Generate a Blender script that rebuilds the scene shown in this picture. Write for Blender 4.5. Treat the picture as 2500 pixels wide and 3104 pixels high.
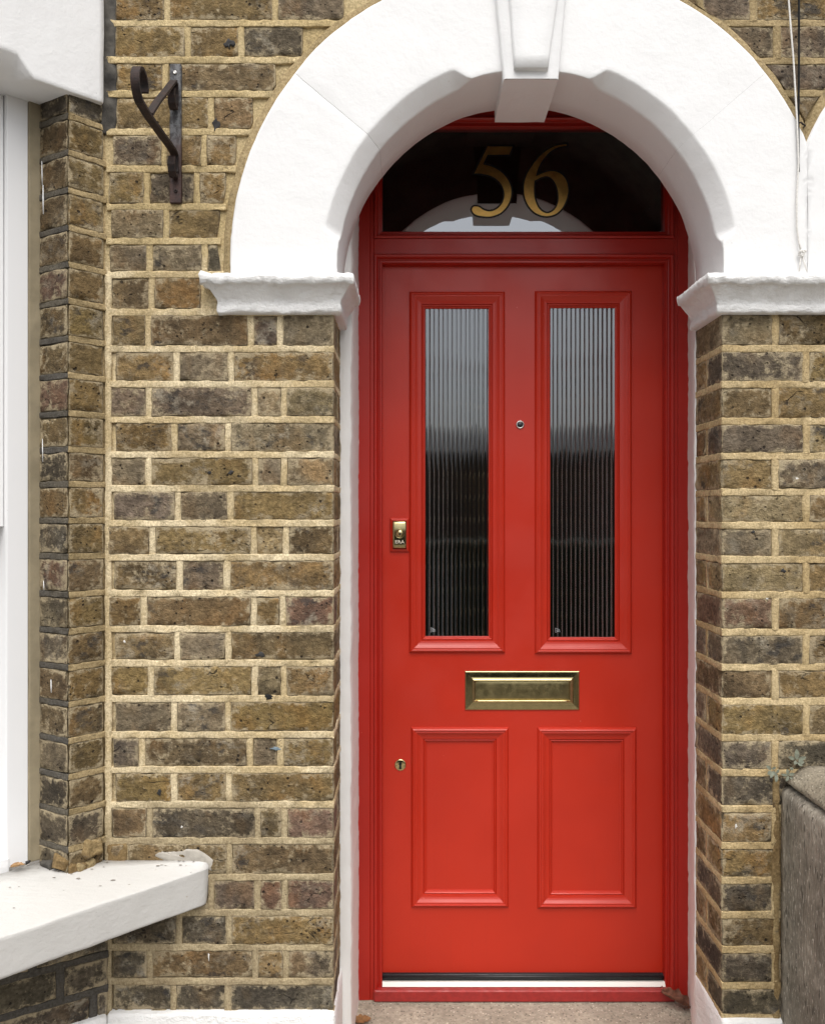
import bpy, math, random
from mathutils import Vector, Matrix, noise
R = math.radians
sc = bpy.context.scene
for o in list(bpy.data.objects): bpy.data.objects.remove(o)

# ------------------------------------------------------------------ camera, sky, sun, exposure
ZC = 1.394                                   # eye height above the doorstep
F = 2600.0                                    # focal length in photo pixels (photo is 2500 px wide)
D0 = 2.0; YFR = .445                          # metres from the lens to the brick face (y = 0)
cam = bpy.data.cameras.new('camera'); cam.sensor_fit = 'HORIZONTAL'; cam.sensor_width = 36.0
cam.lens = 36.0 * F / 2500.0; cam.clip_start = 0.05; cam.clip_end = 500
co = bpy.data.objects.new('camera', cam); sc.collection.objects.link(co)
co.location = (0, -D0, ZC); co.rotation_euler = (R(90), 0, 0); sc.camera = co

SUN_EL, SUN_AZ = R(60), R(4)                # azimuth measured from the viewer's back, towards the right
w = bpy.data.worlds.new('World'); sc.world = w; w.use_nodes = True
nt = w.node_tree; nt.nodes.clear()
out = nt.nodes.new('ShaderNodeOutputWorld'); bg = nt.nodes.new('ShaderNodeBackground')
sky = nt.nodes.new('ShaderNodeTexSky'); sky.sky_type = 'NISHITA'; sky.sun_disc = False
sky.sun_elevation = SUN_EL; sky.sun_rotation = R(180) - SUN_AZ
sky.air_density = 1.0; sky.dust_density = 4.0; sky.ozone_density = 1.0
hs = nt.nodes.new('ShaderNodeHueSaturation'); hs.inputs['Saturation'].default_value = 0.28
nt.links.new(sky.outputs[0], hs.inputs['Color']); nt.links.new(hs.outputs[0], bg.inputs[0])
bg.inputs[1].default_value = 0.10
nt.links.new(bg.outputs[0], out.inputs[0])
sl = bpy.data.lights.new('sun', 'SUN'); sl.energy = 1.25; sl.angle = R(60); sl.color = (1.0, 0.965, 0.92)
so = bpy.data.objects.new('sun', sl); sc.collection.objects.link(so)
sd = Vector((math.sin(SUN_AZ) * math.cos(SUN_EL), -math.cos(SUN_AZ) * math.cos(SUN_EL), math.sin(SUN_EL)))
so.rotation_euler = sd.to_track_quat('Z', 'Y').to_euler(); so.location = sd * 20
sc.view_settings.view_transform = 'Standard'; sc.view_settings.look = 'None'
sc.view_settings.exposure = 0.92; sc.view_settings.gamma = 1.0; sc.view_settings.use_curve_mapping = False
sc.render.engine = 'CYCLES'
sc.cycles.max_bounces = 10; sc.cycles.transparent_max_bounces = 16

# ------------------------------------------------------------------ small helpers
def X(px, Y=0.0): return (px - 1250.0) / F * (D0 + Y)
def Z(py, Y=0.0): return ZC + (1552.0 - py) / F * (D0 + Y)
rng = random.Random(56)

def thing(name, label, cat, loc=(0, 0, 0), group=None):
    o = bpy.data.objects.new(name, None); sc.collection.objects.link(o)
    o.location = loc; o.empty_display_size = 0.1
    o['label'] = label; o['category'] = cat
    if group: o['group'] = group
    return o
def tag(o, label=None, cat=None, group=None, kind=None):
    if label: o['label'] = label
    if cat: o['category'] = cat
    if group: o['group'] = group
    if kind: o['kind'] = kind
    return o
def link(name, data, parent=None, color=None):
    o = bpy.data.objects.new(name, data); sc.collection.objects.link(o)
    if parent is not None:
        o.parent = parent
        if parent.type == 'EMPTY': o.matrix_parent_inverse = Matrix.Translation(-Vector(parent.location))
    if color: o.color = (*color, 1)
    return o
class MB:
    """collects vertices and faces in world space"""
    def __init__(s): s.v = []; s.f = []; s.a = []
    def add(s, v, f, a=None):
        n = len(s.v); s.v += [tuple(p) for p in v]; s.f += [tuple(i + n for i in q) for q in f]
        s.a += list(a) if a else [1.0] * len(v)
    def build(s, name, mat, parent=None, smooth=True, color=None, kind=None, label=None):
        me = bpy.data.meshes.new(name); me.from_pydata(s.v, [], s.f)
        if smooth: me.polygons.foreach_set('use_smooth', [True] * len(me.polygons))
        at = me.attributes.new('edge', 'FLOAT', 'POINT'); at.data.foreach_set('value', s.a)
        me.materials.append(mat); me.update()
        o = link(name, me, parent, color)
        if kind: o['kind'] = kind
        if label: o['label'] = label
        return o

def nvec(p, fr, seed): return noise.noise_vector(Vector((p[0] * fr + seed * 7.31, p[1] * fr - seed * 3.7, p[2] * fr + seed * 1.9)))

def hexa(quad, z0, z1, nu=10, nd=2, nz=4, amp=.0014, rnd=.003, seed=0., ring=.005, clampf=None, fr=45., edge_amp=None, back=False, chip=0.):
    """A rough block: plan quad = front-left, front-right, back-right, back-left; z0..z1. Returns verts, faces, edge attribute."""
    fl, fr_, br, bl = [Vector((q[0], q[1], 0)) for q in quad]
    Lu = max((fr_ - fl).length, 1e-4); Ld = max((bl - fl).length, 1e-4); Lz = max(z1 - z0, 1e-4)
    def steps(n, L):
        e = min(ring / L, .25)
        if n <= 2: return [i / n for i in range(n + 1)]
        return [0., e] + [e + (1 - 2 * e) * i / (n - 2) for i in range(1, n - 2)] + [1 - e, 1.]
    us, ws = steps(nu, Lu), steps(nz, Lz); ds = [0.] + [min(ring / Ld, .3) + (1 - min(ring / Ld, .3)) * i / max(nd - 1, 1) for i in range(max(nd - 1, 1) + 1)] if nd > 1 else [0., 1.]
    nd = len(ds) - 1
    if edge_amp is None: edge_amp = amp * 1.3
    idx = {}; V = []; A = []
    def vert(i, j, k):
        key = (i, j, k)
        if key in idx: return idx[key]
        u, d, w_ = us[i], ds[j], ws[k]
        a = fl.lerp(fr_, u); b = bl.lerp(br, u); p = a.lerp(b, d); p.z = z0 + (z1 - z0) * w_
        dd = (b - a).normalized() if (b - a).length > 1e-6 else Vector((0, 1, 0)); du = (fl.lerp(bl, d) - fr_.lerp(br, d)).normalized() * -1
        onu = i in (0, nu); ond = j == 0; onz = k in (0, nz); c = onu + ond + onz
        if c >= 2:
            q = rnd * (.35 if c == 2 else .5)
            if onu: p += du * (q if i == 0 else -q)
            if ond: p += dd * q
            if onz: p.z += q if k == 0 else -q
        if chip and ond and (onu or onz):
            cc = Vector((p.x * 21 + seed, p.y * 21, p.z * 21)); q = max(0., noise.noise(cc) - .12) * chip * (2.2 if (onu and onz) else 1.)
            if onu: p += du * (q if i == 0 else -q) * (1. if onz else .35)
            if onz: p.z += (q if k == 0 else -q) * (.6 if onu else .45)
            p += dd * q * .5
        s = amp
        p += nvec(p, fr, seed) * s
        if onu or onz: p += nvec(p, fr * .75, seed + 5) * edge_amp
        if clampf: p = clampf(p)
        idx[key] = len(V); V.append(p)
        A.append(0. if (onz or (onu and (ond or j == nd)) ) else (.55 if (i in (1, nu - 1) or k in (1, nz - 1) or (onu and j == 1)) else 1.)); return idx[key]
    Fc = []
    for i in range(nu):
        for k in range(nz):
            Fc.append((vert(i, 0, k), vert(i + 1, 0, k), vert(i + 1, 0, k + 1), vert(i, 0, k + 1)))
            if back: Fc.append((vert(i, nd, k + 1), vert(i + 1, nd, k + 1), vert(i + 1, nd, k), vert(i, nd, k)))
    for j in range(nd):
        for k in range(nz):
            Fc.append((vert(0, j + 1, k), vert(0, j, k), vert(0, j, k + 1), vert(0, j + 1, k + 1)))
            Fc.append((vert(nu, j, k), vert(nu, j + 1, k), vert(nu, j + 1, k + 1), vert(nu, j, k + 1)))
        for i in range(nu):
            Fc.append((vert(i, j, nz), vert(i + 1, j, nz), vert(i + 1, j + 1, nz), vert(i, j + 1, nz)))
            Fc.append((vert(i, j + 1, 0), vert(i + 1, j + 1, 0), vert(i + 1, j, 0), vert(i, j, 0)))
    return V, Fc, A

def box(mb, x0, x1, y0, y1, z0, z1, bev=0.0):
    """plain bevelled block"""
    if bev <= 0:
        v = [(x0, y0, z0), (x1, y0, z0), (x1, y1, z0), (x0, y1, z0), (x0, y0, z1), (x1, y0, z1), (x1, y1, z1), (x0, y1, z1)]
        mb.add(v, [(0, 1, 5, 4), (1, 2, 6, 5), (2, 3, 7, 6), (3, 0, 4, 7), (4, 5, 6, 7), (3, 2, 1, 0)]); return
    b = bev
    xs = [x0, x0 + b, x1 - b, x1]; zs = [z0, z0 + b, z1 - b, z1]
    o = [(x0, z0 + b), (x0 + b, z0), (x1 - b, z0), (x1, z0 + b), (x1, z1 - b), (x1 - b, z1), (x0 + b, z1), (x0, z1 - b)]
    i_ = [(x0 + b, z0 + 2 * b), (x0 + 2 * b, z0 + b), (x1 - 2 * b, z0 + b), (x1 - b, z0 + 2 * b), (x1 - b, z1 - 2 * b), (x1 - 2 * b, z1 - b), (x0 + 2 * b, z1 - b), (x0 + b, z1 - 2 * b)]
    v = [(x, y1, z) for x, z in o] + [(x, y0 + b, z) for x, z in o] + [(x, y0, z) for x, z in i_]
    f = []
    for k in range(8):
        m = (k + 1) % 8
        f.append((k, m, 8 + m, 8 + k)); f.append((8 + k, 8 + m, 16 + m, 16 + k))
    f.append(tuple(16 + k for k in range(8))); f.append(tuple(7 - k for k in range(8)))
    mb.add(v, f)

def tube(mb, pts, r, n=8, cap=True):
    pts = [Vector(p) for p in pts]; rs = r if isinstance(r, (list, tuple)) else [r] * len(pts)
    V = []; Fc = []; ref = Vector((0.31, 0.77, 0.55))
    for i, p in enumerate(pts):
        t = (pts[min(i + 1, len(pts) - 1)] - pts[max(i - 1, 0)]).normalized()
        a = t.cross(ref).normalized(); b = t.cross(a)
        for k in range(n):
            an = 2 * math.pi * k / n; V.append(p + (a * math.cos(an) + b * math.sin(an)) * rs[i])
    for i in range(len(pts) - 1):
        for k in range(n):
            m = (k + 1) % n; Fc.append((i * n + k, i * n + m, (i + 1) * n + m, (i + 1) * n + k))
    if cap:
        Fc.append(tuple(range(n - 1, -1, -1))); Fc.append(tuple((len(pts) - 1) * n + k for k in range(n)))
    mb.add(V, Fc)

def lathe_y(mb, cx, cz, prof, n=40):
    """profile of (radius, y) turned about an axis that points at the viewer"""
    V = []; Fc = []
    for (r, y) in prof:
        for k in range(n):
            a = 2 * math.pi * k / n; V.append((cx + r * math.cos(a), y, cz + r * math.sin(a)))
    for i in range(len(prof) - 1):
        for k in range(n):
            m = (k + 1) % n; Fc.append((i * n + k, i * n + m, (i + 1) * n + m, (i + 1) * n + k))
    Fc.append(tuple((len(prof) - 1) * n + k for k in range(n)))
    mb.add(V, Fc)

def frame_moulding(mb, x0, x1, z0, z1, prof, yface, sides='LTRB'):
    """mitred moulding round a rectangle. prof: (inward, proud) pairs from the outer edge, proud is towards the viewer"""
    n = len(prof)
    cs = {'L': [(x0, z0, 1, 1), (x0, z1, 1, -1)], 'T': [(x0, z1, 1, -1), (x1, z1, -1, -1)],
          'R': [(x1, z1, -1, -1), (x1, z0, -1, 1)], 'B': [(x1, z0, -1, 1), (x0, z0, 1, 1)]}
    for s in sides:
        V = []
        for (cx, cz, sx, sz) in cs[s]:
            for (d, h) in prof:
                dz = sz * d
                if s in 'LR' and ((sz == 1 and 'B' not in sides) or (sz == -1 and 'T' not in sides)): dz = 0
                V.append((cx + sx * d, yface - h, cz + dz))
        mb.add(V, [(k, k + 1, n + k + 1, n + k) for k in range(n - 1)])

# ------------------------------------------------------------------ materials
def material(name):
    m = bpy.data.materials.new(name); m.use_nodes = True; t = m.node_tree
    return m, t, t.nodes['Principled BSDF']
class NT:
    def __init__(s, t): s.t = t; s.pos = t.nodes.new('ShaderNodeNewGeometry').outputs['Position']
    def n(s, k, **kw):
        x = s.t.nodes.new(k)
        for a, b in kw.items(): setattr(x, a, b)
        return x
    def L(s, a, b): s.t.links.new(a, b)
    def mapping(s, scale=(1, 1, 1), rot=(0, 0, 0), src=None):
        m = s.n('ShaderNodeMapping'); m.inputs['Scale'].default_value = scale; m.inputs['Rotation'].default_value = rot
        s.L(src or s.pos, m.inputs[0]); return m.outputs[0]
    def noise(s, scale, detail=4, rough=.55, vec=None, dist=0.):
        x = s.n('ShaderNodeTexNoise'); x.inputs['Scale'].default_value = scale; x.inputs['Detail'].default_value = detail
        x.inputs['Roughness'].default_value = rough; x.inputs['Distortion'].default_value = dist
        s.L(vec or s.pos, x.inputs['Vector']); return x.outputs[0]
    def voro(s, scale, feature='F1', vec=None):
        x = s.n('ShaderNodeTexVoronoi'); x.feature = feature; x.inputs['Scale'].default_value = scale
        s.L(vec or s.pos, x.inputs['Vector']); return x.outputs['Distance']
    def ramp(s, f, a, b, va=0., vb=1.):
        x = s.n('ShaderNodeMapRange'); x.interpolation_type = 'SMOOTHSTEP'
        for i, v in enumerate((a, b, va, vb)): x.inputs[i + 1].default_value = v
        s.L(f, x.inputs[0]); return x.outputs[0]
    def math(s, op, a, b=None, c=None):
        x = s.n('ShaderNodeMath', operation=op)
        for i, v in enumerate((a, b, c)):
            if v is None: continue
            if isinstance(v, (int, float)): x.inputs[i].default_value = v
            else: s.L(v, x.inputs[i])
        return x.outputs[0]
    def mix(s, fac, a, b, mode='MIX'):
        x = s.n('ShaderNodeMix', data_type='RGBA', blend_type=mode)
        for sock, v in ((x.inputs[0], fac), (x.inputs[6], a), (x.inputs[7], b)):
            if isinstance(v, (int, float)): sock.default_value = v
            elif isinstance(v, tuple): sock.default_value = (*v, 1)
            else: s.L(v, sock)
        return x.outputs[2]
    def bump(s, h, strength, dist, bsdf, prev=None):
        x = s.n('ShaderNodeBump'); x.inputs['Strength'].default_value = strength; x.inputs['Distance'].default_value = dist
        s.L(h, x.inputs['Height'])
        if prev: s.L(prev, x.inputs['Normal'])
        if bsdf: s.L(x.outputs[0], bsdf.inputs['Normal'])
        return x.outputs[0]

def mat_brick():
    m, t, b = material('stock_brick'); g = NT(t)
    oi = g.n('ShaderNodeObjectInfo'); base = g.mix(.16, oi.outputs['Color'], (.225, .17, .092))
    off = g.n('ShaderNodeVectorMath', operation='SCALE'); off.inputs[0].default_value = (3.1, 7.7, 5.3); g.L(oi.outputs['Random'], off.inputs['Scale'])
    ps = g.n('ShaderNodeVectorMath', operation='ADD'); g.L(g.pos, ps.inputs[0]); g.L(off.outputs[0], ps.inputs[1]); P = ps.outputs[0]
    streak = g.mapping((1, 1, 1.5), src=P)
    n1 = g.noise(11, 5, .6, P); n2 = g.noise(55, 5, .65, streak); n3 = g.noise(260, 3, .6, P)
    c = g.mix(g.ramp(n1, .42, .66, 0, .9), base, g.mix(1., base, (.50, .50, .53), 'MULTIPLY'))
    c = g.mix(g.ramp(g.noise(8, 3, .5, g.mapping((1.7, 1.7, 1), src=P)), .5, .75, 0, .6), c, g.mix(1., base, (1.25, 1.0, .72), 'MULTIPLY'))
    c = g.mix(g.ramp(n2, .3, .72, 0, 1), g.mix(1., c, (.68, .67, .66), 'MULTIPLY'), g.mix(1., c, (1.30, 1.30, 1.33), 'MULTIPLY'))
    n4 = g.noise(130, 4, .7, P)
    c = g.mix(g.ramp(n4, .34, .68, 0, 1), g.mix(1., c, (.78, .77, .76), 'MULTIPLY'), g.mix(1., c, (1.22, 1.22, 1.22), 'MULTIPLY'))
    # pale lime bloom and soot
    c = g.mix(g.math('MULTIPLY', g.ramp(g.noise(26, 6, .72, P), .50, .68, 0, .7), g.ramp(g.noise(5, 2, .5, P), .43, .66)), c, (.40, .355, .27))
    c = g.mix(g.math('MULTIPLY', g.ramp(g.noise(24, 5, .65, g.mapping((1, 1, 1.5), src=P)), .52, .64, 0, .8), g.ramp(g.noise(5, 3, .5, P), .47, .62)), c, (.045, .041, .038))
    # burnt pits
    pit = g.math('MULTIPLY', g.ramp(g.math('ADD', g.voro(80, 'F1', P), g.math('MULTIPLY', g.noise(23, 2, .5, P), .3)), .24, .36, 1, 0), g.ramp(g.noise(15, 3, .6, P), .50, .58))
    pit2 = g.math('MULTIPLY', g.ramp(g.math('ADD', g.voro(44, 'F1', P), g.math('MULTIPLY', n4, .12)), .15, .24, 1, 0), g.ramp(g.noise(13, 2, .5, g.mapping((1, 1, 1), (.3, .5, .1), P)), .50, .55))
    pits = g.math('MAXIMUM', pit, pit2)
    # drying cracks
    wv = g.n('ShaderNodeVectorMath', operation='ADD'); nz = g.n('ShaderNodeTexNoise'); nz.inputs['Scale'].default_value = 30; nz.inputs['Detail'].default_value = 5
    g.L(P, nz.inputs['Vector']); sc_ = g.n('ShaderNodeVectorMath', operation='SCALE'); sc_.inputs['Scale'].default_value = .03
    g.L(nz.outputs['Color'], sc_.inputs[0]); g.L(sc_.outputs[0], wv.inputs[0]); g.L(g.mapping((.8, .8, 2.2), (0, .25, 0), P), wv.inputs[1])
    crack = g.math('MULTIPLY', g.ramp(g.voro(17, 'DISTANCE_TO_EDGE', wv.outputs[0]), .006, .035, 1, 0), g.ramp(g.noise(14, 3, .6, P), .60, .70))
    dark = g.math('MAXIMUM', pits, crack)
    c = g.mix(g.math('MULTIPLY', dark, .88), c, (.018, .013, .01))
    # lime mortar smeared over the edges of the face
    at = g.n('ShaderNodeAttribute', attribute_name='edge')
    sm = g.math('SUBTRACT', g.math('ADD', g.noise(60, 5, .7, P), g.math('MULTIPLY', g.noise(9, 2, .5, P), .5)), g.math('MULTIPLY', at.outputs['Fac'], .36))
    c = g.mix(g.ramp(sm, .44, .66, 0, .85), c, (.44, .36, .23))
    c = g.mix(g.ramp(g.noise(2.3, 4, .6), .4, .68, 0, .45), c, g.mix(1., c, (.62, .60, .58), 'MULTIPLY'))
    gap = g.math('MULTIPLY', g.ramp(at.outputs['Fac'], .10, .5, 1, 0), g.ramp(g.noise(19, 4, .65, P), .46, .56))  # patchy dark brick edges: joint cracks and their shadow lines painted in
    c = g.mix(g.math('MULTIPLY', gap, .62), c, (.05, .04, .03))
    g.L(c, b.inputs['Base Color']); b.inputs['Roughness'].default_value = .92; b.inputs['Specular IOR Level'].default_value = .25
    h = g.math('ADD', g.math('ADD', g.math('MULTIPLY', n2, 1.), g.math('MULTIPLY', n4, .8)), g.math('MULTIPLY', n3, .4)); h = g.math('SUBTRACT', h, g.math('MULTIPLY', dark, 1.1))
    g.bump(h, 1., .0045, b); return m

def mat_mortar(name, light, tan, grime, repoint=False):
    m, t, b = material(name); g = NT(t)
    c = g.mix(g.ramp(g.noise(4.5, 5, .65), .40, .60), light, tan)
    if repoint:                                # the pale repointing covers the middle of the wall only
        sx = g.n('ShaderNodeSeparateXYZ'); g.L(g.pos, sx.inputs[0]); zz = g.math('ADD', sx.outputs['Z'], g.math('MULTIPLY', g.math('SUBTRACT', g.noise(6, 3, .6), .5), .25))
        c = g.mix(g.ramp(zz, Z(2480), Z(2400), .8, 0.), c, g.mix(g.ramp(g.noise(9, 4, .6), .4, .6), (.43, .35, .215), (.34, .275, .175)))
        c = g.mix(g.ramp(zz, Z(860), Z(740), 0., .7), c, (.54, .42, .215))
    c = g.mix(g.ramp(g.noise(170, 4, .75), .3, .72, 0, 1), g.mix(1., c, (.62, .59, .54), 'MULTIPLY'), g.mix(1., c, (1.16, 1.16, 1.16), 'MULTIPLY'))
    c = g.mix(g.ramp(g.noise(34, 6, .75), .54, .72, 0, .85), c, grime)
    c = g.mix(g.math('MULTIPLY', g.ramp(g.voro(120), .08, .2, 1, 0), g.ramp(g.noise(12), .58, .64)), c, (.04, .03, .02))
    g.L(c, b.inputs['Base Color']); b.inputs['Roughness'].default_value = .95; b.inputs['Specular IOR Level'].default_value = .2
    g.bump(g.math('ADD', g.noise(300, 3, .7), g.math('MULTIPLY', g.noise(70, 4, .6), 1.2)), .8, .003, b); return m

def mat_white(name='white_masonry_paint', col=(.80, .80, .795), dirt=.25, streak=(30, 30, 30), rough=.62, bump=.35, bdist=.002, stain=(.42, .37, .30)):
    m, t, b = material(name); g = NT(t)
    v = g.mapping(streak)
    n = g.noise(1., 5, .6, v)
    c = g.mix(g.ramp(g.noise(4, 5, .65), .55, .8, 0, dirt), col, tuple(x * .84 for x in col))
    c = g.mix(g.ramp(g.noise(38, 6, .75), .66, .78, 0, dirt * 1.5), c, stain)
    c = g.mix(g.math('MULTIPLY', g.ramp(g.voro(60), .03, .08, 1, 0), g.ramp(g.noise(16), .64, .68)), c, (.22, .2, .17))
    g.L(c, b.inputs['Base Color']); b.inputs['Roughness'].default_value = rough; b.inputs['Specular IOR Level'].default_value = .3
    h = g.math('ADD', g.math('MULTIPLY', n, 1.), g.math('ADD', g.math('MULTIPLY', g.noise(16, 4, .55), 1.1), g.math('MULTIPLY', g.noise(90, 4, .7), .7)))
    g.bump(h, bump, bdist, b); return m

def mat_red(name='red_gloss_paint', c0=(.46, .022, .0075), c1=(.52, .027, .0095)):
    m, t, b = material(name); g = NT(t)
    grain = g.noise(1., 4, .6, g.mapping((150, 60, 4)))
    c = g.mix(g.ramp(g.noise(2.2, 3, .6), .35, .7), c0, c1)
    c = g.mix(g.ramp(grain, .55, .8, 0, .18), c, (.38, .019, .008))
    c = g.mix(g.math('MULTIPLY', g.ramp(g.voro(26), .02, .035, 1, 0), g.ramp(g.noise(9), .6, .62)), c, (.75, .25, .2))
    g.L(c, b.inputs['Base Color']); b.inputs['Roughness'].default_value = .36; b.inputs['Specular IOR Level'].default_value = .5
    g.L(g.ramp(g.noise(6, 3, .6), .3, .7, .3, .44), b.inputs['Roughness'])
    g.bump(g.math('ADD', grain, g.math('MULTIPLY', g.noise(220, 2, .5), .35)), .10, .0015, b); return m

def simple(name, col, rough=.5, metal=0., nscale=40, var=.2, bump=0., bd=.002, spec=.5):
    m, t, b = material(name); g = NT(t)
    n = g.noise(nscale, 5, .65)
    c = g.mix(g.ramp(n, .3, .7), tuple(x * (1 - var) for x in col), tuple(min(1, x * (1 + var)) for x in col))
    g.L(c, b.inputs['Base Color']); b.inputs['Metallic'].default_value = metal
    g.L(g.ramp(g.noise(nscale * .6, 4, .6), .3, .7, max(.02, rough * .8), min(1, rough * 1.25)), b.inputs['Roughness']); b.inputs['Specular IOR Level'].default_value = spec
    if bump: g.bump(g.noise(nscale * 2, 4, .65), bump, bd, b)
    return m

def mat_glass(name, ior, tint, rough=.0):
    m, t, b = material(name); t.nodes.remove(b); g = NT(t)
    fr = g.n('ShaderNodeFresnel'); fr.inputs['IOR'].default_value = ior
    gl = g.n('ShaderNodeBsdfGlossy'); gl.inputs['Roughness'].default_value = rough; gl.inputs['Color'].default_value = (.94, .97, 1, 1)
    tr = g.n('ShaderNodeBsdfTransparent'); tr.inputs['Color'].default_value = (*tint, 1)
    mx = g.n('ShaderNodeMixShader'); g.L(fr.outputs[0], mx.inputs[0]); g.L(tr.outputs[0], mx.inputs[1]); g.L(gl.outputs[0], mx.inputs[2])
    g.L(mx.outputs[0], t.nodes['Material Output'].inputs[0]); return m

def mat_rust():
    m, t, b = material('rusty_painted_iron'); g = NT(t)
    c = g.mix(g.ramp(g.noise(60, 6, .7), .35, .65), (.008, .004, .0035), (.030, .013, .009))
    c = g.mix(g.ramp(g.noise(180, 4, .7), .6, .75, 0, .5), c, (.02, .017, .016))
    g.L(c, b.inputs['Base Color']); b.inputs['Roughness'].default_value = .72; b.inputs['Metallic'].default_value = .15
    g.bump(g.noise(240, 4, .7), .5, .0015, b); return m
def mat_iron_plate():
    m, t, b = material('peeling_black_iron'); g = NT(t)
    sx = g.n('ShaderNodeSeparateXYZ'); g.L(g.pos, sx.inputs[0])
    up = g.ramp(g.math('ADD', sx.outputs['Z'], g.math('MULTIPLY', g.noise(25), .1)), ZC + .86, ZC + .95)     # old paint flaked off the upper half
    c = g.mix(g.ramp(g.noise(70, 6, .7), .35, .65), (.03, .013, .010), (.06, .025, .017))
    pale = g.mix(g.ramp(g.noise(95, 5, .75, g.mapping((1, 1, .6))), .42, .6), (.022, .022, .024), (.13, .135, .14))
    c = g.mix(g.math('MULTIPLY', up, .9), c, pale)
    g.L(c, b.inputs['Base Color']); b.inputs['Roughness'].default_value = .6
    g.bump(g.noise(200, 4, .7), .5, .0015, b); return m

def mat_concrete(name, c0, c1, speck, sc_=1., stretch=1., spk=(.3, .6)):
    m, t, b = material(name); g = NT(t)
    c = g.mix(g.ramp(g.noise(7 * sc_, 6, .65), .35, .68), c0, c1)
    v = g.mapping((1, 1, stretch))
    vo = g.n('ShaderNodeTexVoronoi'); vo.inputs['Scale'].default_value = 210 * sc_; g.L(v, vo.inputs['Vector'])
    sep = g.n('ShaderNodeSeparateColor'); g.L(vo.outputs['Color'], sep.inputs[0])
    c = g.mix(g.math('MULTIPLY', g.ramp(sep.outputs[0], .80, .86, 0, 1), g.ramp(vo.outputs['Distance'], .2, .42, 1, 0)), c, speck)
    c = g.mix(g.math('MULTIPLY', g.ramp(sep.outputs[1], .78, .84, 0, .8), g.ramp(vo.outputs['Distance'], .25, .5, 1, 0)), c, tuple(x * .35 for x in c0))
    c = g.mix(g.ramp(g.noise(60, 5, .7), .3, .75), g.mix(1., c, (.75, .75, .75), 'MULTIPLY'), g.mix(1., c, (1.18, 1.18, 1.18), 'MULTIPLY'))
    g.L(c, b.inputs['Base Color']); b.inputs['Roughness'].default_value = .93; b.inputs['Specular IOR Level'].default_value = .2
    if stretch < .9: c = g.mix(g.ramp(g.noise(1., 3, .6, g.mapping((240, 240, 60))), .62, .66, 0, .9), c, speck); c = g.mix(g.ramp(g.noise(1., 4, .6, g.mapping((9, 9, 1.6))), .42, .62, 0, .7), c, g.mix(1., c, (.5, .5, .5), 'MULTIPLY')); g.L(c, b.inputs['Base Color'])
    g.bump(g.math('ADD', g.noise(150 * sc_, 4, .7, v), g.math('MULTIPLY', vo.outputs['Distance'], -.6)), .8, .0035, b); return m

M = {}
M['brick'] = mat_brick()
M['mortar'] = mat_mortar('lime_mortar', (.78, .665, .45), (.58, .46, .265), (.24, .18, .10), True)
M['mortar_tan'] = mat_mortar('sandy_mortar', (.62, .495, .29), (.49, .37, .195), (.24, .185, .11))
M['mortar_old'] = mat_mortar('tan_mortar', (.44, .34, .19), (.35, .27, .145), (.16, .125, .075))
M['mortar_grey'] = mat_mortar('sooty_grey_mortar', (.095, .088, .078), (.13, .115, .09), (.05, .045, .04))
M['white'] = mat_white(bump=.42, bdist=.0024, dirt=.3)
M['white_imp'] = mat_white('flaking_white_paint', (.80, .795, .78), .45, (26, 26, 60), .6, .9, .006)
M['white_wood'] = mat_white('white_gloss_woodwork', (.80, .80, .80), .12, (120, 120, 6), .4, .1, .001)
M['white_sill'] = mat_white('white_sill_paint', (.55, .54, .515), 1., (14, 60, 60), .6, .4, .003, (.40, .34, .26))
M['margin'] = mat_white('cream_reveal_render', (.80, .785, .76), .35, (60, 60, 7), .65, .45, .003)
M['red'] = mat_red(); M['red_frame'] = mat_red('darker_frame_crimson', (.37, .0135, .0065), (.42, .0165, .008))  # the frame gets a darker copy of the door red
M['brass'] = simple('polished_brass', (.60, .49, .25), .10, 1., 55, .14)
M['brass_dull'] = simple('tarnished_brass', (.44, .365, .19), .16, 1., 60, .09)
M['pale_brass'] = simple('pale_brass_letters', (.85, .78, .62), .5, 0, 90, .05)
M['gold'] = simple('gold_leaf', (.75, .47, .14), .36, 1., 90, .08)
M['black'] = simple('black_paint_line', (.006, .005, .005), .5, 0, 60, .2)
M['hole'] = simple('dark_slot', (.004, .004, .004), .9, 0, 60, .2)
M['rubber'] = simple('black_rubber', (.012, .014, .016), .45, 0, 60, .2)
M['alu'] = simple('white_finished_aluminium', (.86, .84, .77), .35, 0, 3, .02)
M['red_worn'] = simple('worn_red_paint', (.33, .024, .021), .5, 0, 60, .15, .2)
M['chrome'] = simple('satin_chrome', (.7, .68, .64), .2, 1., 60, .1)
M['etch'] = simple('etched_mark', (.55, .58, .6), .6, 0, 60, .1)
M['glass_plain'] = mat_glass('window_glass', 3.5, (.55, .55, .52))
M['glass_rib'] = mat_glass('reeded_glass', 2.8, (.6, .62, .6), .02)
M['rust'] = mat_rust(); M['plate'] = mat_iron_plate()
M['seal'] = simple('tan_sealant', (.27, .225, .145), .8, 0, 20, .12, .3)
M['tar'] = simple('grey_cement_fillet', (.066, .060, .050), .9, 0, 22, .6, .7, .004)
M['arch_back'] = simple('dark_arch_back', (.12, .10, .085), .95, 0, 20, .25, .4)  # darkened back faces of arch and keystone, for the fanlight reflection
M['patch'] = simple('pale_filler', (.40, .37, .32), .9, 0, 45, .14, .5, .003)
M['rubble'] = mat_mortar('crumbled_mortar', (.34, .255, .13), (.22, .15, .07), (.08, .07, .06))
M['step'] = mat_concrete('aggregate_concrete', (.34, .305, .24), (.46, .415, .33), (.70, .64, .52), .7)
M['pier'] = mat_concrete('roughcast_cement', (.205, .182, .145), (.37, .335, .275), (.62, .57, .49), .62, .3)
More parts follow.
